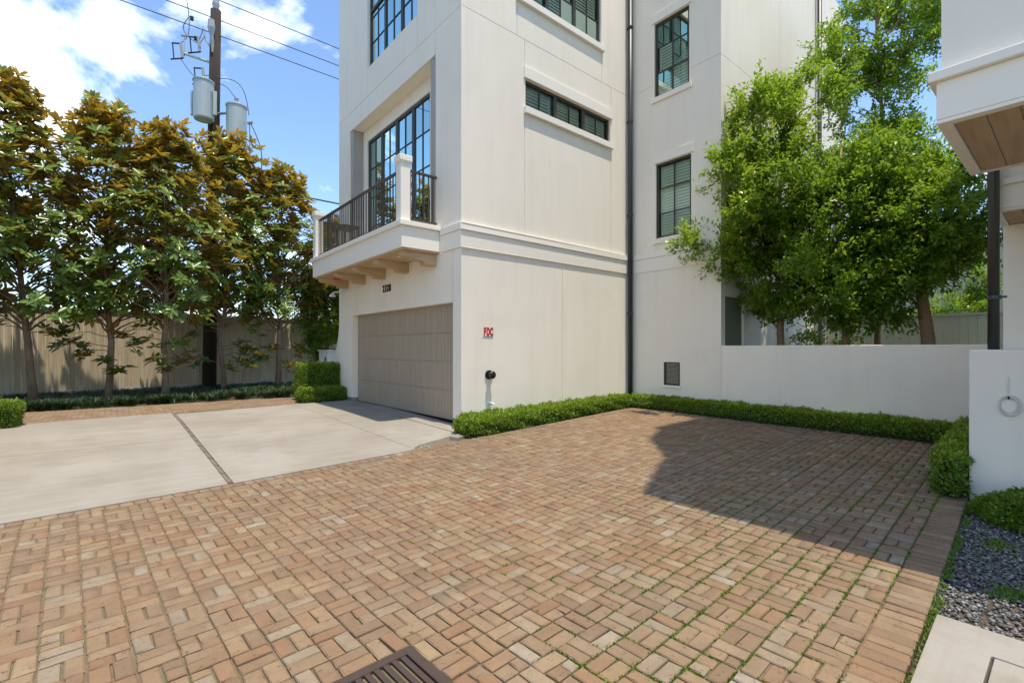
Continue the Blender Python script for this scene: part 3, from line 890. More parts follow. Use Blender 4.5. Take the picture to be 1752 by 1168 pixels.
# downpipes
def downpipe(parent, x, y, z0, z1, r, brackets, toward):
    MB().tube([(x, y, z0), (x, y, z1)], r, 14).build('downpipe', 'pipe', parent, smooth=True)
    for z in brackets:
        MB().tube([(x, y, z - .02), (x, y, z + .02)], r + .010, 14).build('pipe_bracket', 'pipe', parent)
        MB().box(min(x, x + toward[0]) - .012, max(x, x + toward[0]) + .012, min(y, y + toward[1]) - .012, max(y, y + toward[1]) + .012, z - .012, z + .012).build('pipe_stay', 'pipe', parent)
downpipe(house, UC - .10, VB - .10, .15, 11.9, .055, (2.35, 4.7, 6.95, 9.2), (0, .10))
downpipe(house, 15.12, VD - .09, .15, 11.9, .055, (6.0, 9.5), (0, .09))

def text_mesh(txt, size, name, m, mtx, parent=None, xs=1.0, extr=0.006, bold=0.0):
    cu = bpy.data.curves.new('t', 'FONT'); cu.body = txt; cu.size = size; cu.extrude = extr; cu.offset = bold; cu.align_x = 'CENTER'; cu.align_y = 'CENTER'
    to = bpy.data.objects.new('t', cu); COL.objects.link(to)
    me = bpy.data.meshes.new_from_object(to.evaluated_get(bpy.context.evaluated_depsgraph_get()))
    bpy.data.objects.remove(to)
    me.transform(Matrix.Diagonal((xs, 1, 1, 1)))
    me.transform(mtx)
    if parent is not None:
        me.transform(Matrix.Translation(-origin(parent)))
    me.materials.clear(); me.materials.append(M[m])
    o = bpy.data.objects.new(name, me); COL.objects.link(o)
    if parent is not None: o.parent = parent
    return o
MA = Matrix(((0, 0, -1, 0), (-1, 0, 0, 0), (0, 1, 0, 0), (0, 0, 0, 1)))    # text on a face looking to -x
MBf = Matrix(((1, 0, 0, 0), (0, 0, -1, 0), (0, 1, 0, 0), (0, 0, 0, 1)))    # text on a face looking to -y
for i, ch in enumerate('2328'):
    text_mesh(ch, .225, 'house_number', 'black', Matrix.Translation((UA - .012, 10.21 - i * .108, 2.85)) @ MA, house, .68, .01, .002)
# fire department connection sign, cap and hose bib
sg = empty('fire_sign', (5.35, VB, 1.70), 'small white wall sign with red FDC letters', 'sign')
MB().box(5.232, 5.474, VB - .006, VB - .0005, 1.705, 1.89).build('plate', 'white', sg)
for i, ch in enumerate('FDC'):
    text_mesh(ch, .20, 'letter', 'red', Matrix.Translation((5.275 + i * .078, VB - .009, 1.81)) @ MBf, sg, .52, .002, .012)
MB().box(5.245, 5.461, VB - .008, VB - .005, 1.718, 1.728).build('small_print', 'black', sg)
fc = empty('fire_inlet', (5.368, VB, 1.02), 'black capped fire inlet sticking out of the stucco wall', 'pipe')
MB().tube([(5.368, VB - .0005, 1.02), (5.368, VB - .03, 1.02)], .085, 18).build('flange', 'black', fc)
MB().tube([(5.368, VB - .03, 1.02), (5.368, VB - .10, 1.02)], .05, 16).build('neck', 'black', fc, smooth=False)
MB().tube([(5.368, VB - .09, 1.02), (5.368, VB - .13, 1.02), (5.368, VB - .15, 1.02), (5.368, VB - .16, 1.02)], [.072, .072, .055, .02], 18).build('cap', 'black', fc)
hb = empty('hose_bib', (5.40, VB, .2), 'small white tap on a thin pipe low on the stucco wall', 'tap')
MB().tube([(5.385, VB - .03, .16), (5.385, VB - .03, .50)], .013, 8).build('pipe', 'white', hb)
MB().tube([(5.385, VB - .03, .50), (5.385, VB - .09, .50), (5.41, VB - .12, .47)], .02, 8).build('spout', 'white', hb)
MB().tube([(5.385, VB - .0005, .50), (5.385, VB - .03, .50)], .03, 10).build('rosette', 'white', hb)
# security camera and red horn under the balcony
scm = empty('security_camera', (UA, 12.62, 2.95), 'white dome security camera on a bracket beside the garage', 'camera')
MB().tube([(UA - .0005, 12.55, 2.97), (UA - .02, 12.55, 2.97)], .05, 12).build('base', 'white', scm)
MB().tube([(UA - .02, 12.55, 2.97), (UA - .16, 12.6, 3.0), (UA - .28, 12.66, 2.98), (UA - .30, 12.67, 2.93)], [.022, .02, .02, .02], 8).build('arm', 'white', scm, smooth=True)
MB().tube([(UA - .30, 12.67, 2.95), (UA - .30, 12.67, 2.90), (UA - .30, 12.67, 2.86)], [.03, .075, .08], 14).build('shroud', 'white', scm, smooth=True)
MB().tube([(UA - .30, 12.67, 2.86), (UA - .30, 12.67, 2.82), (UA - .30, 12.67, 2.795)], [.06, .05, .02], 14).build('dome', 'black', scm, smooth=True)
hn = empty('alarm_horn', (4.35, 12.0, 3.28), 'round red fire alarm horn under the balcony', 'alarm')
MB().tube([(4.35, 12.0, ZF0 - .031), (4.35, 12.0, ZF0 - .06)], .05, 12).build('base', 'red', hn)
MB().tube([(4.35, 12.0, ZF0 - .06), (4.35, 12.0, ZF0 - .085), (4.35, 12.0, ZF0 - .10)], [.085, .085, .05], 14).build('bell', 'red', hn)

# ---------------------------------------------------------------- garden walls
gw = MB().box(UC - .0, UC + .18, 0.75, VD - .001, 0, 1.565).build('garden_wall', 'stucco', bevel=0.012)
tag(gw, 'long low white stucco wall in front of the trees', 'wall')
lw = MB().box(6.45, 8.24, -4.0, 0.72, 0, 1.492).build('planter_wall', 'stucco', bevel=0.02)
tag(lw, 'thick low stucco wall with a coiled cord hanging on it', 'wall')
cd = empty('coiled_cord', (6.45, 0.45, 1.0), 'thin white cord coiled on a hook of the low wall', 'cord')
pts = [(6.438, .445, 1.235), (6.44, .447, 1.15), (6.436, .448, 1.05)]
MB().tube(pts, .004, 6).build('tail', 'cord', cd)
for q in range(4):
    cy, czz, ry, rz_ = .44 + random.uniform(-.012, .012), .965 + random.uniform(-.012, .012), .058 + q * .006, .075 + q * .006
    MB().tube([(6.438 - .003 * q, cy + ry * math.cos(t * math.pi / 12), czz + rz_ * math.sin(t * math.pi / 12)) for t in range(25)], .0042, 6, False).build('loop', 'cord', cd, smooth=True)
MB().tube([(6.4495, .445, 1.04), (6.42, .445, 1.035), (6.415, .445, 1.055)], .007, 6).build('hook', 'black', cd)

# ---------------------------------------------------------------- house on the right with overhanging bays
rh = empty('neighbour_house', (4.4, 0.6, 3.05), 'white stucco house with overhanging bay and plank soffit', 'house')
def bay(u0, u1, v1, body_u1, ztop):
    za, zb, zc, zd = 2.98, 3.005, 3.252, 3.32
    MB().box(u0, body_u1, -6.0, v1, zd + .001, ztop).build('bay_wall', 'stucco', rh)
    MB().box(u0 - .022, body_u1, -6.0, v1 + .022, zb + .001, zc).build('bay_fascia', 'stucco_smooth', rh, bevel=0.006)
    MB().box(u0 - .06, body_u1, -6.0, v1 + .06, zc + .001, zd).build('bay_moulding', 'stucco_smooth', rh, bevel=0.008)
    mb = MB()
    mb.box(u0 - .02, u0 + .05, -6, v1 + .02, za, zb); mb.box(u1 - .05, u1, -6, v1 + .02, za, zb); mb.box(u0 + .05, u1 - .05, v1 - .05, v1 + .02, za, zb)
    mb.build('soffit_trim', 'stucco_smooth', rh, bevel=0.004)
    v = v1 - .055
    while v > -3:
        MB().box(u0 + .055, u1 - .055, v - .146, v - .006, za + .006 + random.uniform(0, .004), zb - .0005).build('soffit_plank', 'soffit', rh)
        v -= .15
bay(4.2, 5.65, 0.60, 5.65, 9.3)  # top is out of view, its height set to place the court shadow
bay(7.37, 8.45, 0.62, 9.4, 17.2)  # unseen height raised to carry the shadow farther across the court
MB().prism([(5.655, 0.55, 5.2), (7.365, 0.55, 5.2), (7.365, 0.55, 16.8), (6.6, 0.55, 15.6), (5.655, 0.55, 12.0)], (0, -6.5, 0)).build('added_shade_block', 'stucco', rh)  # added unseen block, sloped top shaped to cast the court shadow
MB().prism([(4.2, 0.595, 9.302), (5.65, 0.595, 9.302), (5.65, 0.595, 12.0)], (0, -6.5, 0)).build('added_shade_gable', 'stucco', rh)  # added unseen slope, gives the court shadow its diagonal edge
MB().box(9.4, 13.0, -6.0, 0.5, 0.0, 8.0).build('rear_wall', 'stucco', rh)
MB().box(8.25, 9.39, -6.0, 0.618, 0.0, 2.98).build('lower_wall', 'stucco', rh)
downpipe(rh, 7.25, 0.615, 1.40, 5.4, .048, (2.05,), (0, -.09))

# ---------------------------------------------------------------- house on the left (only a balcony end shows)
lh = empty('opposite_house', (-2.3, 9.0, 0), 'white stucco balcony end of the house across the driveway', 'house')
MB().box(-9, -2.3, 6.6, 12.0, 0, ZT).build('wall', 'stucco', lh)
MB().box(-2.3, -1.56, 7.2, 11.5, 2.95, 3.25).build('balcony_slab', 'stucco_smooth', lh, bevel=0.008)
MB().box(-1.66, -1.47, 11.30, 11.49, 3.25, 3.62).build('post', 'stucco_smooth', lh, bevel=0.006)
MB().box(-1.69, -1.44, 11.27, 11.52, 3.63, 3.74).build('post_cap', 'stucco_smooth', lh, bevel=0.012)

# ---------------------------------------------------------------- fences
FA = np.array([-2.2, 17.95]); FD = unit(np.array([[7.7, 1.31]]))[0]
def board_mesh(w_, h_, t_, name, m):
    mb = MB().box(-w_ / 2, w_ / 2, -t_ / 2, t_ / 2, 0, h_)
    o = mb.build(name, m, bevel=0.006)
    me = o.data; bpy.data.objects.remove(o); return me
fn = empty('board_fence', (FA[0], FA[1], .15), 'tall tan vertical board fence behind the magnolias', 'fence')
me_b = [board_mesh(.1525, 2.25, .02, 'board', 'fence') for _ in range(3)]
ang = math.atan2(FD[1], FD[0])
for i in range(-26, 72):
    p = FA + FD * (i * .155)
    o = bpy.data.objects.new('board', random.choice(me_b)); COL.objects.link(o); o.parent = fn
    o.location = (p[0] - FA[0], p[1] - FA[1], .19 + random.uniform(-.004, .004)); o.rotation_euler = (0, 0, ang + random.uniform(-.003, .003))
def along(i0, i1, off, z0, z1, t_, name, m):
    a_ = FA + FD * i0; b_ = FA + FD * i1; nrm = np.array([FD[1], -FD[0]]) * off; tn = np.array([FD[1], -FD[0]]) * t_
    pts = [a_ + nrm, b_ + nrm, b_ + nrm + tn, a_ + nrm + tn]
    MB().prism([(p[0], p[1], z0) for p in pts], (0, 0, z1 - z0)).build(name, m, fn, bevel=0.004)
along(-4, 11, -.015, .15, .345, .03, 'kickboard', 'kick')
along(-4, 11, -.05, 2.595, 2.635, .10, 'cap_rail', 'kick')
along(-4, 11, -.06, 1.0, 1.09, .045, 'rail', 'kick')
f2 = empty('pale_fence', (15.0, 0, .15), 'pale board fence beyond the garden trees', 'fence')
me_c = board_mesh(.145, 2.1, .02, 'board', 'fence2')
for i in range(52):
    o = bpy.data.objects.new('board', me_c); COL.objects.link(o); o.parent = f2
    o.location = (random.uniform(-.003, .003), -2.6 + i * .15, 0.02); o.rotation_euler = (0, 0, math.pi / 2)
MB().box(14.95, 15.05, -2.7, 5.2, 2.275, 2.32).build('cap_rail', 'fence2', f2)
sh = empty('metal_shed', (18.5, -1, .15), 'tall corrugated metal shed wall rising behind the pale fence', 'shed')
pr = []
n = 150
for i in range(n + 1):
    v = -6 + i * .08
    pr.append((18.5 + (.03 if i % 2 else 0), v))
mb = MB()
for i in range(n):
    mb.quad((pr[i][0], pr[i][1], .15), (pr[i + 1][0], pr[i + 1][1], .15), (pr[i + 1][0], pr[i + 1][1], 4.5), (pr[i][0], pr[i][1], 4.5))
mb.build('corrugated_sheet', 'corr', sh)
MB().box(18.44, 18.6, -6, 6.05, 4.5, 4.58).build('edge_flashing', 'corr', sh)

# ---------------------------------------------------------------- hedges
def hedge(name, poly, h, label, n, lsize, group=None, round_=0.05, m='hedge'):
    """clipped hedge: polygon footprint (ccw), height over local ground; leaf shell on a dark core"""
    P = np.array(poly, float)
    c_ = P.mean(0)
    z0 = gz(*c_)
    root = empty(name, (c_[0], c_[1], z0), label, 'hedge', group)
    ins = c_ + (P - c_) * (1 - 0.05 / np.maximum(np.linalg.norm(P - c_, axis=1, keepdims=True), .2))
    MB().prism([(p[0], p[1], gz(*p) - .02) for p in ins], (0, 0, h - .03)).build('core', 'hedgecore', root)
    segs = [(P[i], P[(i + 1) % len(P)]) for i in range(len(P))]
    lens = np.array([np.linalg.norm(b - a) for a, b in segs])
    x, y = P[:, 0], P[:, 1]
    area = .5 * abs(np.dot(x, np.roll(y, -1)) - np.dot(y, np.roll(x, -1)))
    side = lens.sum() * h
    nt_ = int(n * area / (area + side)); ns = n - nt_
    tri = [(P[0], P[i], P[i + 1]) for i in range(1, len(P) - 1)]
    ta = np.array([abs(np.cross(b - a, c - a)) / 2 for a, b, c in tri]); pick = rng.choice(len(tri), nt_, p=ta / ta.sum())
    r1, r2 = rng.uniform(0, 1, (2, nt_)); s_ = np.sqrt(r1)
    T = np.array(tri)[pick]
    top = T[:, 0] * (1 - s_)[:, None] + T[:, 1] * (s_ * (1 - r2))[:, None] + T[:, 2] * (s_ * r2)[:, None]
    bumps = lambda q: .018 * np.sin(q[:, 0] * 9 + q[:, 1] * 5) + .014 * np.sin(q[:, 0] * 23 - q[:, 1] * 17)
    PT = np.column_stack([top, np.array([gz(*p) for p in top]) + h + bumps(top) + rng.normal(0, .018, nt_)])
    NT = np.tile([0, 0, 1.], (nt_, 1))
    pick = rng.choice(len(segs), ns, p=lens / lens.sum()); t = rng.uniform(0, 1, ns)
    A_ = np.array([s[0] for s in segs])[pick]; B_ = np.array([s[1] for s in segs])[pick]
    q = A_ + (B_ - A_) * t[:, None]
    d = unit(B_ - A_); nr = np.column_stack([d[:, 1], -d[:, 0]])
    sgn = np.sign(np.sum(nr * (q - c_), 1))[:, None]; nr = nr * sgn
    zz = rng.uniform(0.0, 1, ns) ** .85
    off = .02 * np.sin(q[:, 0] * 8 + zz * 7) + rng.normal(0, .02, ns) - .05 * np.clip(.35 - zz, 0, 1) - round_ * np.clip(zz - .85, 0, 1) * 3
    PS = np.column_stack([q + nr * off[:, None], np.array([gz(*p) for p in q]) + zz * h])
    NS = np.column_stack([nr, np.full(ns, .25)])
    Pn = np.concatenate([PT, PS]); Nn = np.concatenate([NT, NS])
    D = unit(Nn * .75 + rng.normal(0, .65, Pn.shape) + np.array([0, 0, .35]))
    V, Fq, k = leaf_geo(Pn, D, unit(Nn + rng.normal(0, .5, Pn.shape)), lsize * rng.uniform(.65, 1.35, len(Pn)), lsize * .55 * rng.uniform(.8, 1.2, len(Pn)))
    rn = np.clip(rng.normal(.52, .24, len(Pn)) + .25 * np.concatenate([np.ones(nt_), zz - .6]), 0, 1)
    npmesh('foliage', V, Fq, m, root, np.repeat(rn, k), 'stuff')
    return root
hedge('box_hedge', [(4.38, 6.33), (9.2, 6.74), (9.58, 7.03), (4.80, 7.02), (4.42, 6.74)], .235, 'low sunlit clipped hedge along the wall with the red sign', 34000, .042)
hedge('box_hedge', [(9.12, 1.25), (9.60, 1.25), (9.60, 6.98), (9.24, 6.68)], .24, 'low shaded clipped hedge along the garden wall', 30000, .042)
hedge('box_hedge', [(6.24, 0.78), (6.40, 0.74), (9.1, 0.74), (9.1, 1.08), (6.36, .96), (6.25, .90)], .39, 'bright green clipped hedge at the end of the thick low wall', 16000, .038)
hedge('box_hedge', [(3.66, 12.42), (4.72, 12.42), (4.72, 12.9), (3.70, 12.95), (3.58, 12.6)], .32, 'knee-high clipped hedge in front of the taller cube hedge', 11000, .04)
hedge('box_hedge', [(3.82, 12.92), (4.74, 12.92), (4.74, 13.7), (3.82, 13.7)], .92, 'tall cube-shaped clipped hedge beside the garage', 15000, .045)
hedge('box_hedge', [(-2.25, 11.75), (-1.28, 11.75), (-1.22, 12.2), (-2.25, 12.3)], .42, 'bright clipped hedge beside the opposite house', 9000, .042)
hedge('box_hedge', [(-2.28, 12.32), (-1.62, 12.3), (-1.62, 12.9), (-2.28, 12.9)], .95, 'taller clipped hedge behind the low one by the opposite house', 9000, .045)
# low mounded shrub by the gravel
ms = empty('mounded_shrub', (5.95, .25, .05), 'low rounded dark green shrub beside the gravel', 'shrub')
n = 13000
d = rand_unit(n); d[:, 2] = np.abs(d[:, 2])
lob = 1 + .10 * np.sin(d[:, 0] * 7 + 1) * np.sin(d[:, 1] * 6 + 2) + rng.normal(0, .05, n)
Pn = np.array([5.93, .12, .04]) + d * np.array([.42, .47, .24]) * lob[:, None]
V, Fq, k = leaf_geo(Pn, unit(d + rng.normal(0, .6, (n, 3)) + [0, 0, .3]), unit(d + rng.normal(0, .4, (n, 3))), .032 * rng.uniform(.6, 1.3, n), .016 * rng.uniform(.8, 1.3, n))
npmesh('foliage', V, Fq, 'leaf', ms, np.repeat(np.clip(rng.normal(.35, .2, n), 0, 1), k), 'stuff')
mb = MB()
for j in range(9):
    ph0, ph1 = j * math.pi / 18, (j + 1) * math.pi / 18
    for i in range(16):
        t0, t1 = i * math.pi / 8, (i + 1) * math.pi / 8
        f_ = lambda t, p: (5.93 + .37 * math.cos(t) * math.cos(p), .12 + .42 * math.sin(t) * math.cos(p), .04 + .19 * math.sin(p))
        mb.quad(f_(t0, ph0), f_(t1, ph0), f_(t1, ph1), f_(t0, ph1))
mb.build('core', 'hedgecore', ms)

# ---------------------------------------------------------------- magnolias
def limb(mb, p0, p1, r0, r1, n=5, wob=.06, seg=7):
    p0, p1 = np.array(p0, float), np.array(p1, float)
    L_ = np.linalg.norm(p1 - p0)
    pts, rad = [], []
    for i in range(n + 1):
        t = i / n
        p = p0 + (p1 - p0) * t + np.array([0, 0, .10 * L_ * math.sin(math.pi * t)]) * (0 if r0 > .06 else 1)
        if 0 < i < n: p = p + rng.normal(0, wob * L_ / n, 3)
        pts.append(p); rad.append(r0 + (r1 - r0) * t)
    mb.tube(pts, rad, seg)

def magnolia(base, lean, ztop, rad, zlow, label, nclump=112, tr=.085, low=()):
    bx, by = base
    bz = .12
    root = empty('magnolia_tree', (bx, by, bz), label, 'tree', 'magnolia trees along the board fence')
    tk = MB()
    top = np.array([bx + lean[0], by + lean[1], ztop - .5])
    n = 9
    axis = []
    for i in range(n + 1):
        t = i / n
        axis.append(np.array([bx, by, bz]) * (1 - t) + top * t + np.append(rng.normal(0, .05 if 0 < i else 0, 2), 0))
    axis = np.array(axis)
    tk.tube(axis, [tr * (1.25 if i == 0 else 1) * (1 - .85 * i / n) for i in range(n + 1)], 9)
    tk.build('trunk', 'bark', root, smooth=True)
    at = lambda z: np.array([np.interp(z, axis[:, 2], axis[:, k]) for k in range(3)])
    br = MB(); C = []
    for i in range(nclump):
        t = (i + rng.uniform(0, 1)) / nclump
        z = zlow + (ztop - zlow) * t ** .9
        rr = rad * (.50 + .75 * math.sin(math.pi * min(1, .22 + t * .62))) * (1 - .82 * (max(0, t - .45) / .55) ** 1.35) * rng.uniform(.8, 1.12)
        th = i * 2.399 + rng.uniform(-.5, .5)
        r_ = rr * rng.uniform(.40, 1.05) ** .6
        a_ = at(min(z - .25 * r_, ztop - .3))
        c_ = np.array([a_[0] + r_ * math.cos(th), a_[1] + .5 * r_ * math.sin(th), z])
        C.append((c_, np.array([math.cos(th), math.sin(th), .75])))
        a_ = at(max(z - .5 * r_ - .1, zlow * .8))
        limb(br, a_, c_, .022 * (1.2 - t * .6), .008, 4, .10, 5)
    for (dx, dy, z) in low:
        c_ = np.array([bx + dx, by + dy, z]); C.append((c_, np.array([dx, dy, .25])))
        limb(br, at(z - .05), c_, .012, .005, 4, .10, 5)
    br.build('branches', 'bark', root, smooth=True)['kind'] = 'stuff'
    P, D, N, L, Rn = [], [], [], [], []
    for ci, (c_, out) in enumerate(C):
        islow = ci >= nclump
        out = unit(out[None])[0]
        zt = np.clip((c_[2] - zlow) / (ztop - zlow), 0, 1)
        nr = rng.integers(4, 6) if islow else rng.integers(5, 8)
        for r_ in range(nr):
            p = c_ + rng.normal(0, .13 if islow else .19, 3) * np.array([1, 1, .8])
            ax = unit((out * (.3 if islow else 1.0 - .35 * zt) + (np.array([0, 0, .8]) if islow else 0) + np.array([0, 0, .08 + .75 * zt]) + rng.normal(0, .32, 3))[None])[0]
            nl = rng.integers(7, 11)
            x = unit(np.cross(ax, [.3, .5, .1])[None])[0]; y = np.cross(ax, x)
            th = np.arange(nl) * 2.399 + rng.uniform(0, 6)
            tilt = R(1) * (rng.uniform(62 - 28 * zt ** 2, 102 - 22 * zt ** 2, nl) if not islow else rng.uniform(58, 92, nl))
            rd = x[None] * np.cos(th)[:, None] + y[None] * np.sin(th)[:, None]
            dd = ax[None] * np.cos(tilt)[:, None] + rd * np.sin(tilt)[:, None]
            nn = ax[None] * np.sin(tilt)[:, None] - rd * np.cos(tilt)[:, None]
            P.append(np.repeat(p[None], nl, 0) + dd * .01 - ax[None] * (np.arange(nl)[:, None] * .006)); D.append(dd); N.append(nn)
            L.append(rng.uniform(.15, .255, nl))
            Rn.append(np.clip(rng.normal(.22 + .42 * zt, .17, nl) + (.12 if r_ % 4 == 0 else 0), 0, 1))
    P, D, N, L, Rn = map(np.concatenate, (P, D, N, L, Rn))
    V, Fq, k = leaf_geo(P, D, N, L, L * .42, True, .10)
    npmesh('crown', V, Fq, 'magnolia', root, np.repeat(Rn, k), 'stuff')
    return root
magnolia((-3.4, 15.7), (.1, .1), 7.3, 1.45, 2.3, 'magnolia tree farthest from the townhouse, crown above the opposite balcony')
magnolia((-1.38, 15.9), (-.55, .1), 7.75, 1.4, 2.35, 'magnolia with a leaning trunk beside the opposite house', low=((-.75, .1, 2.0), (.3, -.2, 1.9)))
magnolia((-.05, 15.8), (-.05, .1), 7.6, 1.35, 2.3, 'magnolia with straight trunk and low sprigs near the leaning one', low=((-.75, .0, 1.85), (-.45, -.1, 1.45), (-.1, -.3, 1.15), (-.9, .1, 1.6), (.25, -.2, 1.0)))
magnolia((1.1, 15.5), (.0, .1), 7.3, 1.4, 2.4, 'magnolia with drooping lower branches between trunk and utility pole', low=((-.75, .05, 1.75), (-.4, -.2, 1.55), (.35, -.1, 1.7), (.5, 0, 1.3), (-.2, -.3, 1.25), (.15, .1, 1.1), (-.9, .1, 1.95)))
magnolia((2.68, 17.0), (.15, .1), 8.0, 1.5, 2.6, 'slender pale-trunked magnolia growing right beside the utility pole', 135, .075, low=((.5, -.1, 1.6), (.9, -.1, 1.3), (.2, -.3, .95), (-.6, -.1, 1.1), (1.3, .0, 1.5), (.65, -.2, 1.0), (-.9, .0, 2.0)))
magnolia((4.25, 17.15), (.2, .1), 7.45, 1.65, 2.6, 'magnolia nearest the townhouse with an open lower trunk', 135, .095, low=((-.7, -.1, 2.1), (.7, -.1, 1.5), (-.5, -.2, 1.2), (.35, -.2, .9), (-1.0, 0, 1.35)))
magnolia((6.5, 18.0), (.1, .1), 6.3, 1.3, 2.3, 'smaller magnolia half hidden behind the townhouse balcony', 95)

# ---------------------------------------------------------------- fine leaved trees
def finetree(name, base, axis_pts, lobes, nleaf, label, tr, cat='tree', lsize=.10, limbs=26, group=None, bias=.38, m='leaf'):
    """lobes: (centre, radii) ellipsoids of the crown"""
    root = empty(name, (*base, .12), label, cat, group)
    ax = np.array(axis_pts, float)
    n = len(ax)
    MB().tube(ax, [tr * (1 - .8 * i / (n - 1)) for i in range(n)], 10).build('trunk', 'bark2', root, smooth=True)
    br = MB()
    P, D, N, Rn = [], [], [], []
    vol = np.array([np.prod(r_) ** .8 for c, r_ in lobes]); vol = vol / vol.sum()
    for (c, r_), w_ in zip(lobes, vol):
        c = np.array(c); r_ = np.array(r_)
        ns = max(8, int(nleaf * w_ / 34))
        # sprays: a twig with leaves, in clumps towards the lobe's surface
        dirs = rand_unit(ns)
        cl = rand_unit(max(5, ns // 14))
        ci = rng.integers(0, len(cl), ns); near = cl[ci]
        dirs = unit(dirs * .42 + near)
        rad_ = rng.uniform(.25, 1.0, ns) ** .5 * rng.uniform(.72, 1.28, len(cl))[ci]
        S = c + dirs * r_ * rad_[:, None]
        j = rng.choice(ns, min(ns, max(3, int(limbs * w_))), replace=False)
        for q in j:
            zq = min(max(S[q][2] - .5 * np.linalg.norm((S[q] - c)[:2]) - .2, ax[0][2] + .45 * (ax[-1][2] - ax[0][2]) * .6), ax[-1][2])
            a_ = np.array([np.interp(zq, ax[:, 2], ax[:, k]) for k in range(3)])
            limb(br, a_, S[q], tr * .30, .006, 5, .12, 5)
        tw = unit(dirs * .8 + rng.normal(0, .5, (ns, 3)) + np.array([0, 0, .35]))
        nl = 34
        t = rng.uniform(0, 1, (ns, nl))
        Lt = rng.uniform(.22, .48, ns)
        pos = S[:, None] + tw[:, None] * (t * Lt[:, None])[:, :, None] + rng.normal(0, .045, (ns, nl, 3))
        d = unit(tw[:, None] * .6 + rng.normal(0, .65, (ns, nl, 3)))
        nn = unit(np.array([0, 0, 1.]) + rng.normal(0, .45, (ns, nl, 3)))
        P.append(pos.reshape(-1, 3)); D.append(d.reshape(-1, 3)); N.append(nn.reshape(-1, 3))
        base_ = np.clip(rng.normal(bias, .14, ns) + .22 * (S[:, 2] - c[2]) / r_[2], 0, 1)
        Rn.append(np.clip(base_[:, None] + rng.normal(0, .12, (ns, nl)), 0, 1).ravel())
    br.build('branches', 'bark2', root, smooth=True)['kind'] = 'stuff'
    P, D, N, Rn = map(np.concatenate, (P, D, N, Rn))
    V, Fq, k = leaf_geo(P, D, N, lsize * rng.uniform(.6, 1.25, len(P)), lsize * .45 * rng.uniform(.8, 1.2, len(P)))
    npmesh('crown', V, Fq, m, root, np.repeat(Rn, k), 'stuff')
    return root
def at(px, py, Y):
    X = (px - 876) / 818.7 * Y
    return (.6424 * Y + .7664 * X, .7664 * Y - .6424 * X, 1.5 + (596.5 - py) / 818.7 * Y)
GT = 'fine-leaved trees behind the garden wall'
b1 = at(1338, 700, 10.2)
finetree('garden_tree', b1[:2], [(b1[0], b1[1], .1), at(1335, 560, 10.2), at(1330, 450, 10.2), at(1335, 330, 10.1), at(1345, 190, 10.0)],
         [(at(1330, 330, 9.9), (1.15, 1.15, 1.3)), (at(1265, 395, 9.7), (.75, .75, .8)), (at(1300, 225, 10.0), (.75, .75, .75)), (at(1250, 300, 9.8), (.5, .5, .55)), (at(1350, 480, 9.9), (.85, .85, .7)), (at(1320, 540, 9.9), (.6, .6, .35)), (at(1215, 425, 9.5), (.45, .5, .28)), (at(1375, 160, 10.0), (.55, .55, .6))],
         42000, 'bright yellow-green leafy tree spreading over the setback wall', .085, group=GT, bias=.66)
b2 = at(1447, 700, 9.3)
finetree('garden_tree', b2[:2], [(b2[0], b2[1], .1), at(1447, 560, 9.3), at(1438, 450, 9.3), at(1430, 350, 9.3), at(1440, 250, 9.3)],
         [(at(1450, 390, 9.2), (1.15, 1.15, 1.2)), (at(1420, 490, 8.9), (.85, .85, .65)), (at(1490, 520, 9.2), (.7, .7, .4)), (at(1480, 300, 9.2), (.9, .9, .8))],
         40000, 'dense dark green leafy tree between the bright tree and the thick-trunked one', .08, group=GT, bias=.42)
b3 = at(1590, 700, 8.6)
finetree('garden_tree', b3[:2], [(b3[0], b3[1], .1), at(1588, 580, 8.6), at(1578, 510, 8.6), at(1570, 455, 8.6), at(1560, 380, 8.7), at(1570, 300, 8.8)],
         [(at(1560, 390, 8.7), (.95, .95, .85)), (at(1625, 360, 8.9), (.65, .65, .75)), (at(1530, 470, 8.6), (.75, .75, .5)), (at(1600, 300, 8.9), (.6, .6, .5))],
         32000, 'leafy tree with a thick leaning brown trunk near the black downpipe', .125, group=GT, bias=.52)
b4 = at(1500, 700, 10.6)
finetree('garden_tree', b4[:2], [(b4[0], b4[1], .1), at(1502, 500, 10.6), at(1512, 300, 10.6), at(1508, 180, 10.6), at(1500, 60, 10.6), at(1497, -60, 10.6)],
         [(at(1505, 200, 10.6), (.85, .85, 1.1)), (at(1520, 290, 10.4), (.8, .8, .8)), (at(1490, 70, 10.6), (.95, .95, .95)), (at(1520, -30, 10.6), (.95, .95, .7)), (at(1560, 60, 10.5), (.5, .5, .8)), (at(1450, 120, 10.5), (.5, .5, .6))],
         25000, 'tall slender open-crowned tree rising above the other garden trees', .07, group=GT, bias=.48, limbs=40)
b5 = at(1640, 600, 12.5)
finetree('garden_shrub', b5[:2], [(b5[0], b5[1], .1), at(1640, 580, 12.5), at(1645, 500, 12.5)], [(at(1640, 555, 12.5), (.8, .8, .6)), (at(1660, 480, 12.6), (.55, .55, .55))], 8000, 'loose leafy shrub in front of the pale fence', .03, 'shrub', .10, 10, bias=.5)
b6 = at(1395, 600, 11.0)
finetree('garden_shrub', b6[:2], [(b6[0], b6[1], .1), at(1400, 600, 11.0), at(1400, 570, 11.0)], [(at(1395, 588, 11.0), (.9, .6, .30))], 900, 'sparse dark shrub peeping over the garden wall', .02, 'shrub', .11, 8, bias=.2)
MB().tube([at(1404, 700, 11.6), at(1404, 470, 11.6)], .05, 10).build('garden_post', 'screen')
tag(bpy.data.objects['garden_post'], 'slim grey post standing among the garden trees', 'post')
b7 = at(560, 620, 17.5)
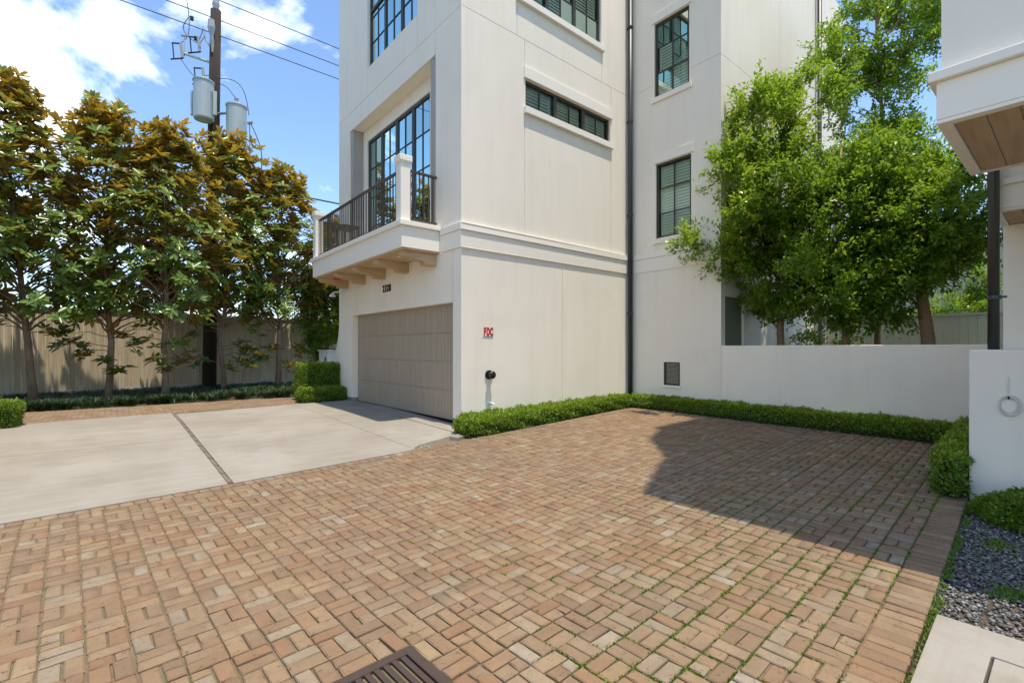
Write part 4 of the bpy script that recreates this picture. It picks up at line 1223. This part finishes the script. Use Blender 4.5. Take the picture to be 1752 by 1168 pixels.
finetree('background_tree', b7[:2], [(b7[0], b7[1], .1), at(560, 570, 17.5), at(562, 520, 17.5)], [(at(563, 540, 17.5), (.9, .9, 1.5)), (at(572, 500, 17.6), (1.1, 1.1, .9)), (at(566, 600, 17.4), (.6, .6, .8))], 30000, 'light green bushy tree just past the end of the townhouse', .07, 'tree', .10, 14, bias=.55)
# utility boxes past the end of the house
ub = empty('utility_cabinet', (5.2, 14.9, .15), 'white utility cabinet standing behind the cube hedge', 'cabinet')
MB().box(5.0, 5.6, 14.6, 15.4, .15, 1.42).build('body', 'white', ub, bevel=0.02)
MB().box(4.985, 5.0, 14.75, 14.83, .95, 1.25).build('handle', 'black', ub)
MB().box(4.97, 5.63, 14.57, 15.43, 1.42, 1.46).build('lid', 'white', ub, bevel=0.01)

# ---------------------------------------------------------------- mondo grass along the fence
n = 1000
u = rng.uniform(-4.5, 5.6, n); t = rng.uniform(0, 1, n)
fv = 17.95 + (u + 2.2) * .17
v = 14.55 - .045 * u + (fv - 14.7) * t ** 1.1
Pn = np.stack([u, v, np.full(n, .12)], 1)
nb = 26
Pq = np.repeat(Pn, nb, 0) + rng.normal(0, .035, (n * nb, 3)) * [1, 1, 0]
th = rng.uniform(0, 6.28, n * nb)
D = np.stack([np.cos(th) * .5, np.sin(th) * .5, np.ones(n * nb)], 1)
V, Fq, k = leaf_geo(Pq, D, np.tile([0, 0, 1.], (n * nb, 1)), rng.uniform(.20, .40, n * nb), np.full(n * nb, .020), False, .45)
mg = npmesh('mondo_grass', V, Fq, 'grass', None, np.repeat(rng.uniform(0, 1, n * nb), k), 'stuff')
tag(mg, 'dark green mondo grass under the magnolias', 'grass')

# ---------------------------------------------------------------- utility pole and lines
PX, PY = 2.44, 18.2
up = empty('utility_pole', (PX, PY, .15), 'dark wooden utility pole with two grey transformers and fuse arms', 'utility pole')
rx = np.array([.7664, -.6424])       # across, as it stands towards the court
tp = np.array([PX, PY]) + rx * .22
lean = lambda z: np.array([PX, PY]) + rx * .22 * (z - .15) / 12.3
MB().tube([(*lean(z), z) for z in (.1, 3, 6, 9, 12.45)], [.20, .19, .18, .165, .15], 14).build('pole', 'polewood', up, smooth=True)
fw2 = -np.array([.6424, .7664])      # towards the court
def transformer(c, z0, z1, r_, fins):
    t_ = MB().tube([(c[0], c[1], z0), (c[0], c[1], z0 + .04), (c[0], c[1], z1 - .06), (c[0], c[1], z1)], [r_ * .93, r_, r_, r_ * .9], 22).build('transformer', 'steel', up, smooth=False)
    MB().tube([(c[0], c[1], z1 - .07), (c[0], c[1], z1 - .03)], r_ + .02, 22).build('lid_band', 'steel', t_)
    if fins:
        for s_ in (-1, 1):
            q = c + rx * s_ * (r_ + .07)
            MB().box(q[0] - .05, q[0] + .05, q[1] - .05, q[1] + .05, z0 + .15, z1 - .35).build('radiator', 'steel', t_)
    return t_
transformer(lean(9) + fw2 * .52, 8.66, 9.90, .28, True)
c2 = lean(9) + rx * .80 + fw2 * .12
transformer(c2, 8.1, 9.32, .29, False)
MB().tube([(*(lean(9)), 9.1), (*c2, 9.1)], .04, 8).build('hanger', 'steel', up)
for z in (9.32,):
    MB().tube([(*c2, z), (*c2, z + .10), (*c2, z + .12), (*c2, z + .22), (*c2, z + .26)], [.05, .075, .05, .07, .02], 12).build('bushing', 'porcelain', up)
MB().tube([(*(c2 + rx * .36), 8.75), (*(c2 + rx * .52), 8.78)], .05, 8).build('terminal', 'porcelain', up)
# arm and fuse cutouts
z = 10.72
a0 = lean(z); a1 = a0 - rx * .92 + fw2 * .1
MB().tube([(*a0, z), (*a1, z + .28)], .04, 8).build('arm', 'steel', up)
MB().tube([(*a0, z + .3), (*(a0 - rx * .26 + fw2 * .1), z + .75), (*(a0 - rx * .32 + fw2 * .1), z + 1.15)], .022, 8).build('riser', 'steel', up)
def cutout(p, zz):
    k_ = empty('fuse_cutout', (0, 0, 0)); k_.parent = up
    k_.location = (0, 0, 0)
    MB().tube([(*(p), zz - .24), (*(p - rx * .06), zz + .24)], .045, 8).build('insulator', 'porcelain', k_)
    MB().tube([(*(p - rx * .28), zz - .26), (*(p - rx * .32), zz + .20)], .018, 6).build('fuse_tube', 'black', k_)
    MB().tube([(*(p - rx * .06), zz + .22), (*(p - rx * .34), zz + .24)], .025, 6).build('contact', 'black', k_)
    MB().tube([(*(p), zz - .25), (*(p - rx * .38), zz - .28)], .025, 6).build('contact', 'black', k_)
cutout(a1 - rx * .06, z + .38)
MB().tube([(*(a0 - rx * .30 + fw2 * .1), z + .8), (*(a0 - rx * .42 + fw2 * .1), z + .62)], .02, 6).build('arm', 'steel', up)
MB().tube([(*a1, z + .2), (*(a1 - rx * .0), z + .85)], .018, 6).build('riser', 'steel', up)
MB().tube([(*(a1 - rx * .10), z + .86), (*(a1 + rx * .14), z + .84)], .03, 8).build('arrester', 'porcelain', up)
cutout(a0 - rx * .42 + fw2 * .1, z + .58)
cutout(a0 - rx * .28 + fw2 * .1, z - .42)
MB().tube([(*a0, z - .35), (*(a0 - rx * .26 + fw2 * .1), z - .42)], .02, 6).build('arm', 'steel', up)
q = lean(11.9) + fw2 * .16
MB().tube([(*q, 11.0), (*q, 11.25), (*(q + fw2 * .04), 11.5), (*(q + fw2 * .06), 11.75), (*(q + fw2 * .06), 12.0)], [.025, .05, .06, .11, .09], 10).build('line_post', 'porcelain', up)
MB().tube([(*lean(12.4), 12.42), (*lean(12.5), 12.65), (*lean(12.6), 12.95)], [.07, .11, .07], 10).build('line_post', 'porcelain', up)
def wire(pts, r_, label, name='power_line', sag=None):
    o = MB().tube(pts, r_, 5, False).build(name, 'wire', smooth=True)
    tag(o, label, 'cable'); return o
def span(z_at, v, slope=0.0, sag=.35, x0=-28, x1=34):
    P_ = []
    for i in range(41):
        x = x0 + (x1 - x0) * i / 40
        s_ = -sag * (1 - ((x - 3) / 31) ** 2) + sag
        P_.append((x, v, z_at + abs(x - 3) ** 2 * -.0006))
    return P_
wire(span(12.95, 18.25), .014, 'topmost power line passing over the pole top')
wire(span(12.15, 18.0), .014, 'middle power line held by the insulator on the pole')
wire(span(11.62, 17.95), .014, 'lowest of the three bare power lines crossing the pole')
wire(span(7.05, 18.3), .028, 'thick black service cable running through the magnolia crowns', 'service_cable')
def drop(p0, p1, bulge, label, r_=.011):
    p0, p1 = np.array(p0), np.array(p1)
    P_ = []
    for i in range(13):
        t = i / 12
        P_.append(tuple(p0 * (1 - t) + p1 * t + np.array(bulge) * math.sin(math.pi * t)))
    o = MB().tube(P_, r_, 5).build('jumper_wire', 'wire', up, smooth=True)
pc = lambda k, zz, f_=.1: (*(a0 - rx * k + fw2 * f_), zz)
drop(pc(.9, 13.1), pc(1.05, z + .62), (-.25 * rx[0] * -1, .2, -.25), '')
drop(pc(.75, 12.2), pc(.55, 11.35), (-rx[0] * .3, -rx[1] * .3, 0), '')
drop(pc(.55, 11.35), pc(.30, 11.85), (0, 0, -.12), '')
drop(pc(1.05, z + .12), pc(.12, z - .85), (0, 0, -.12), '')
drop(pc(.32, z - .68), (*(lean(9) + fw2 * .5), 10.0), (0, 0, -.05), '')
drop((*(lean(10) + fw2 * .3), 10.05), (*(c2 + rx * .40), 9.0), (rx[0] * .3, rx[1] * .3, .45), '')
drop((*(lean(10) + fw2 * .2), 9.9), (*c2, 9.5), (0, 0, .25), '')
drop((*(c2 + rx * .45), 8.75), (*(c2 + rx * .62), 6.6), (rx[0] * .28, rx[1] * .28, 0), '', .014)
drop((*(c2 + rx * .42), 8.7), (*(c2 + rx * .36), 7.2), (.03, 0, 0), '')
for k_, zz in ((.75, 12.2), (.62, 11.55)):
    q = a0 - rx * k_
    MB().box(q[0] - .05, q[0] + .05, q[1] - .05, q[1] + .05, zz - .06, zz + .06).build('clamp', 'black', up, bevel=.012)
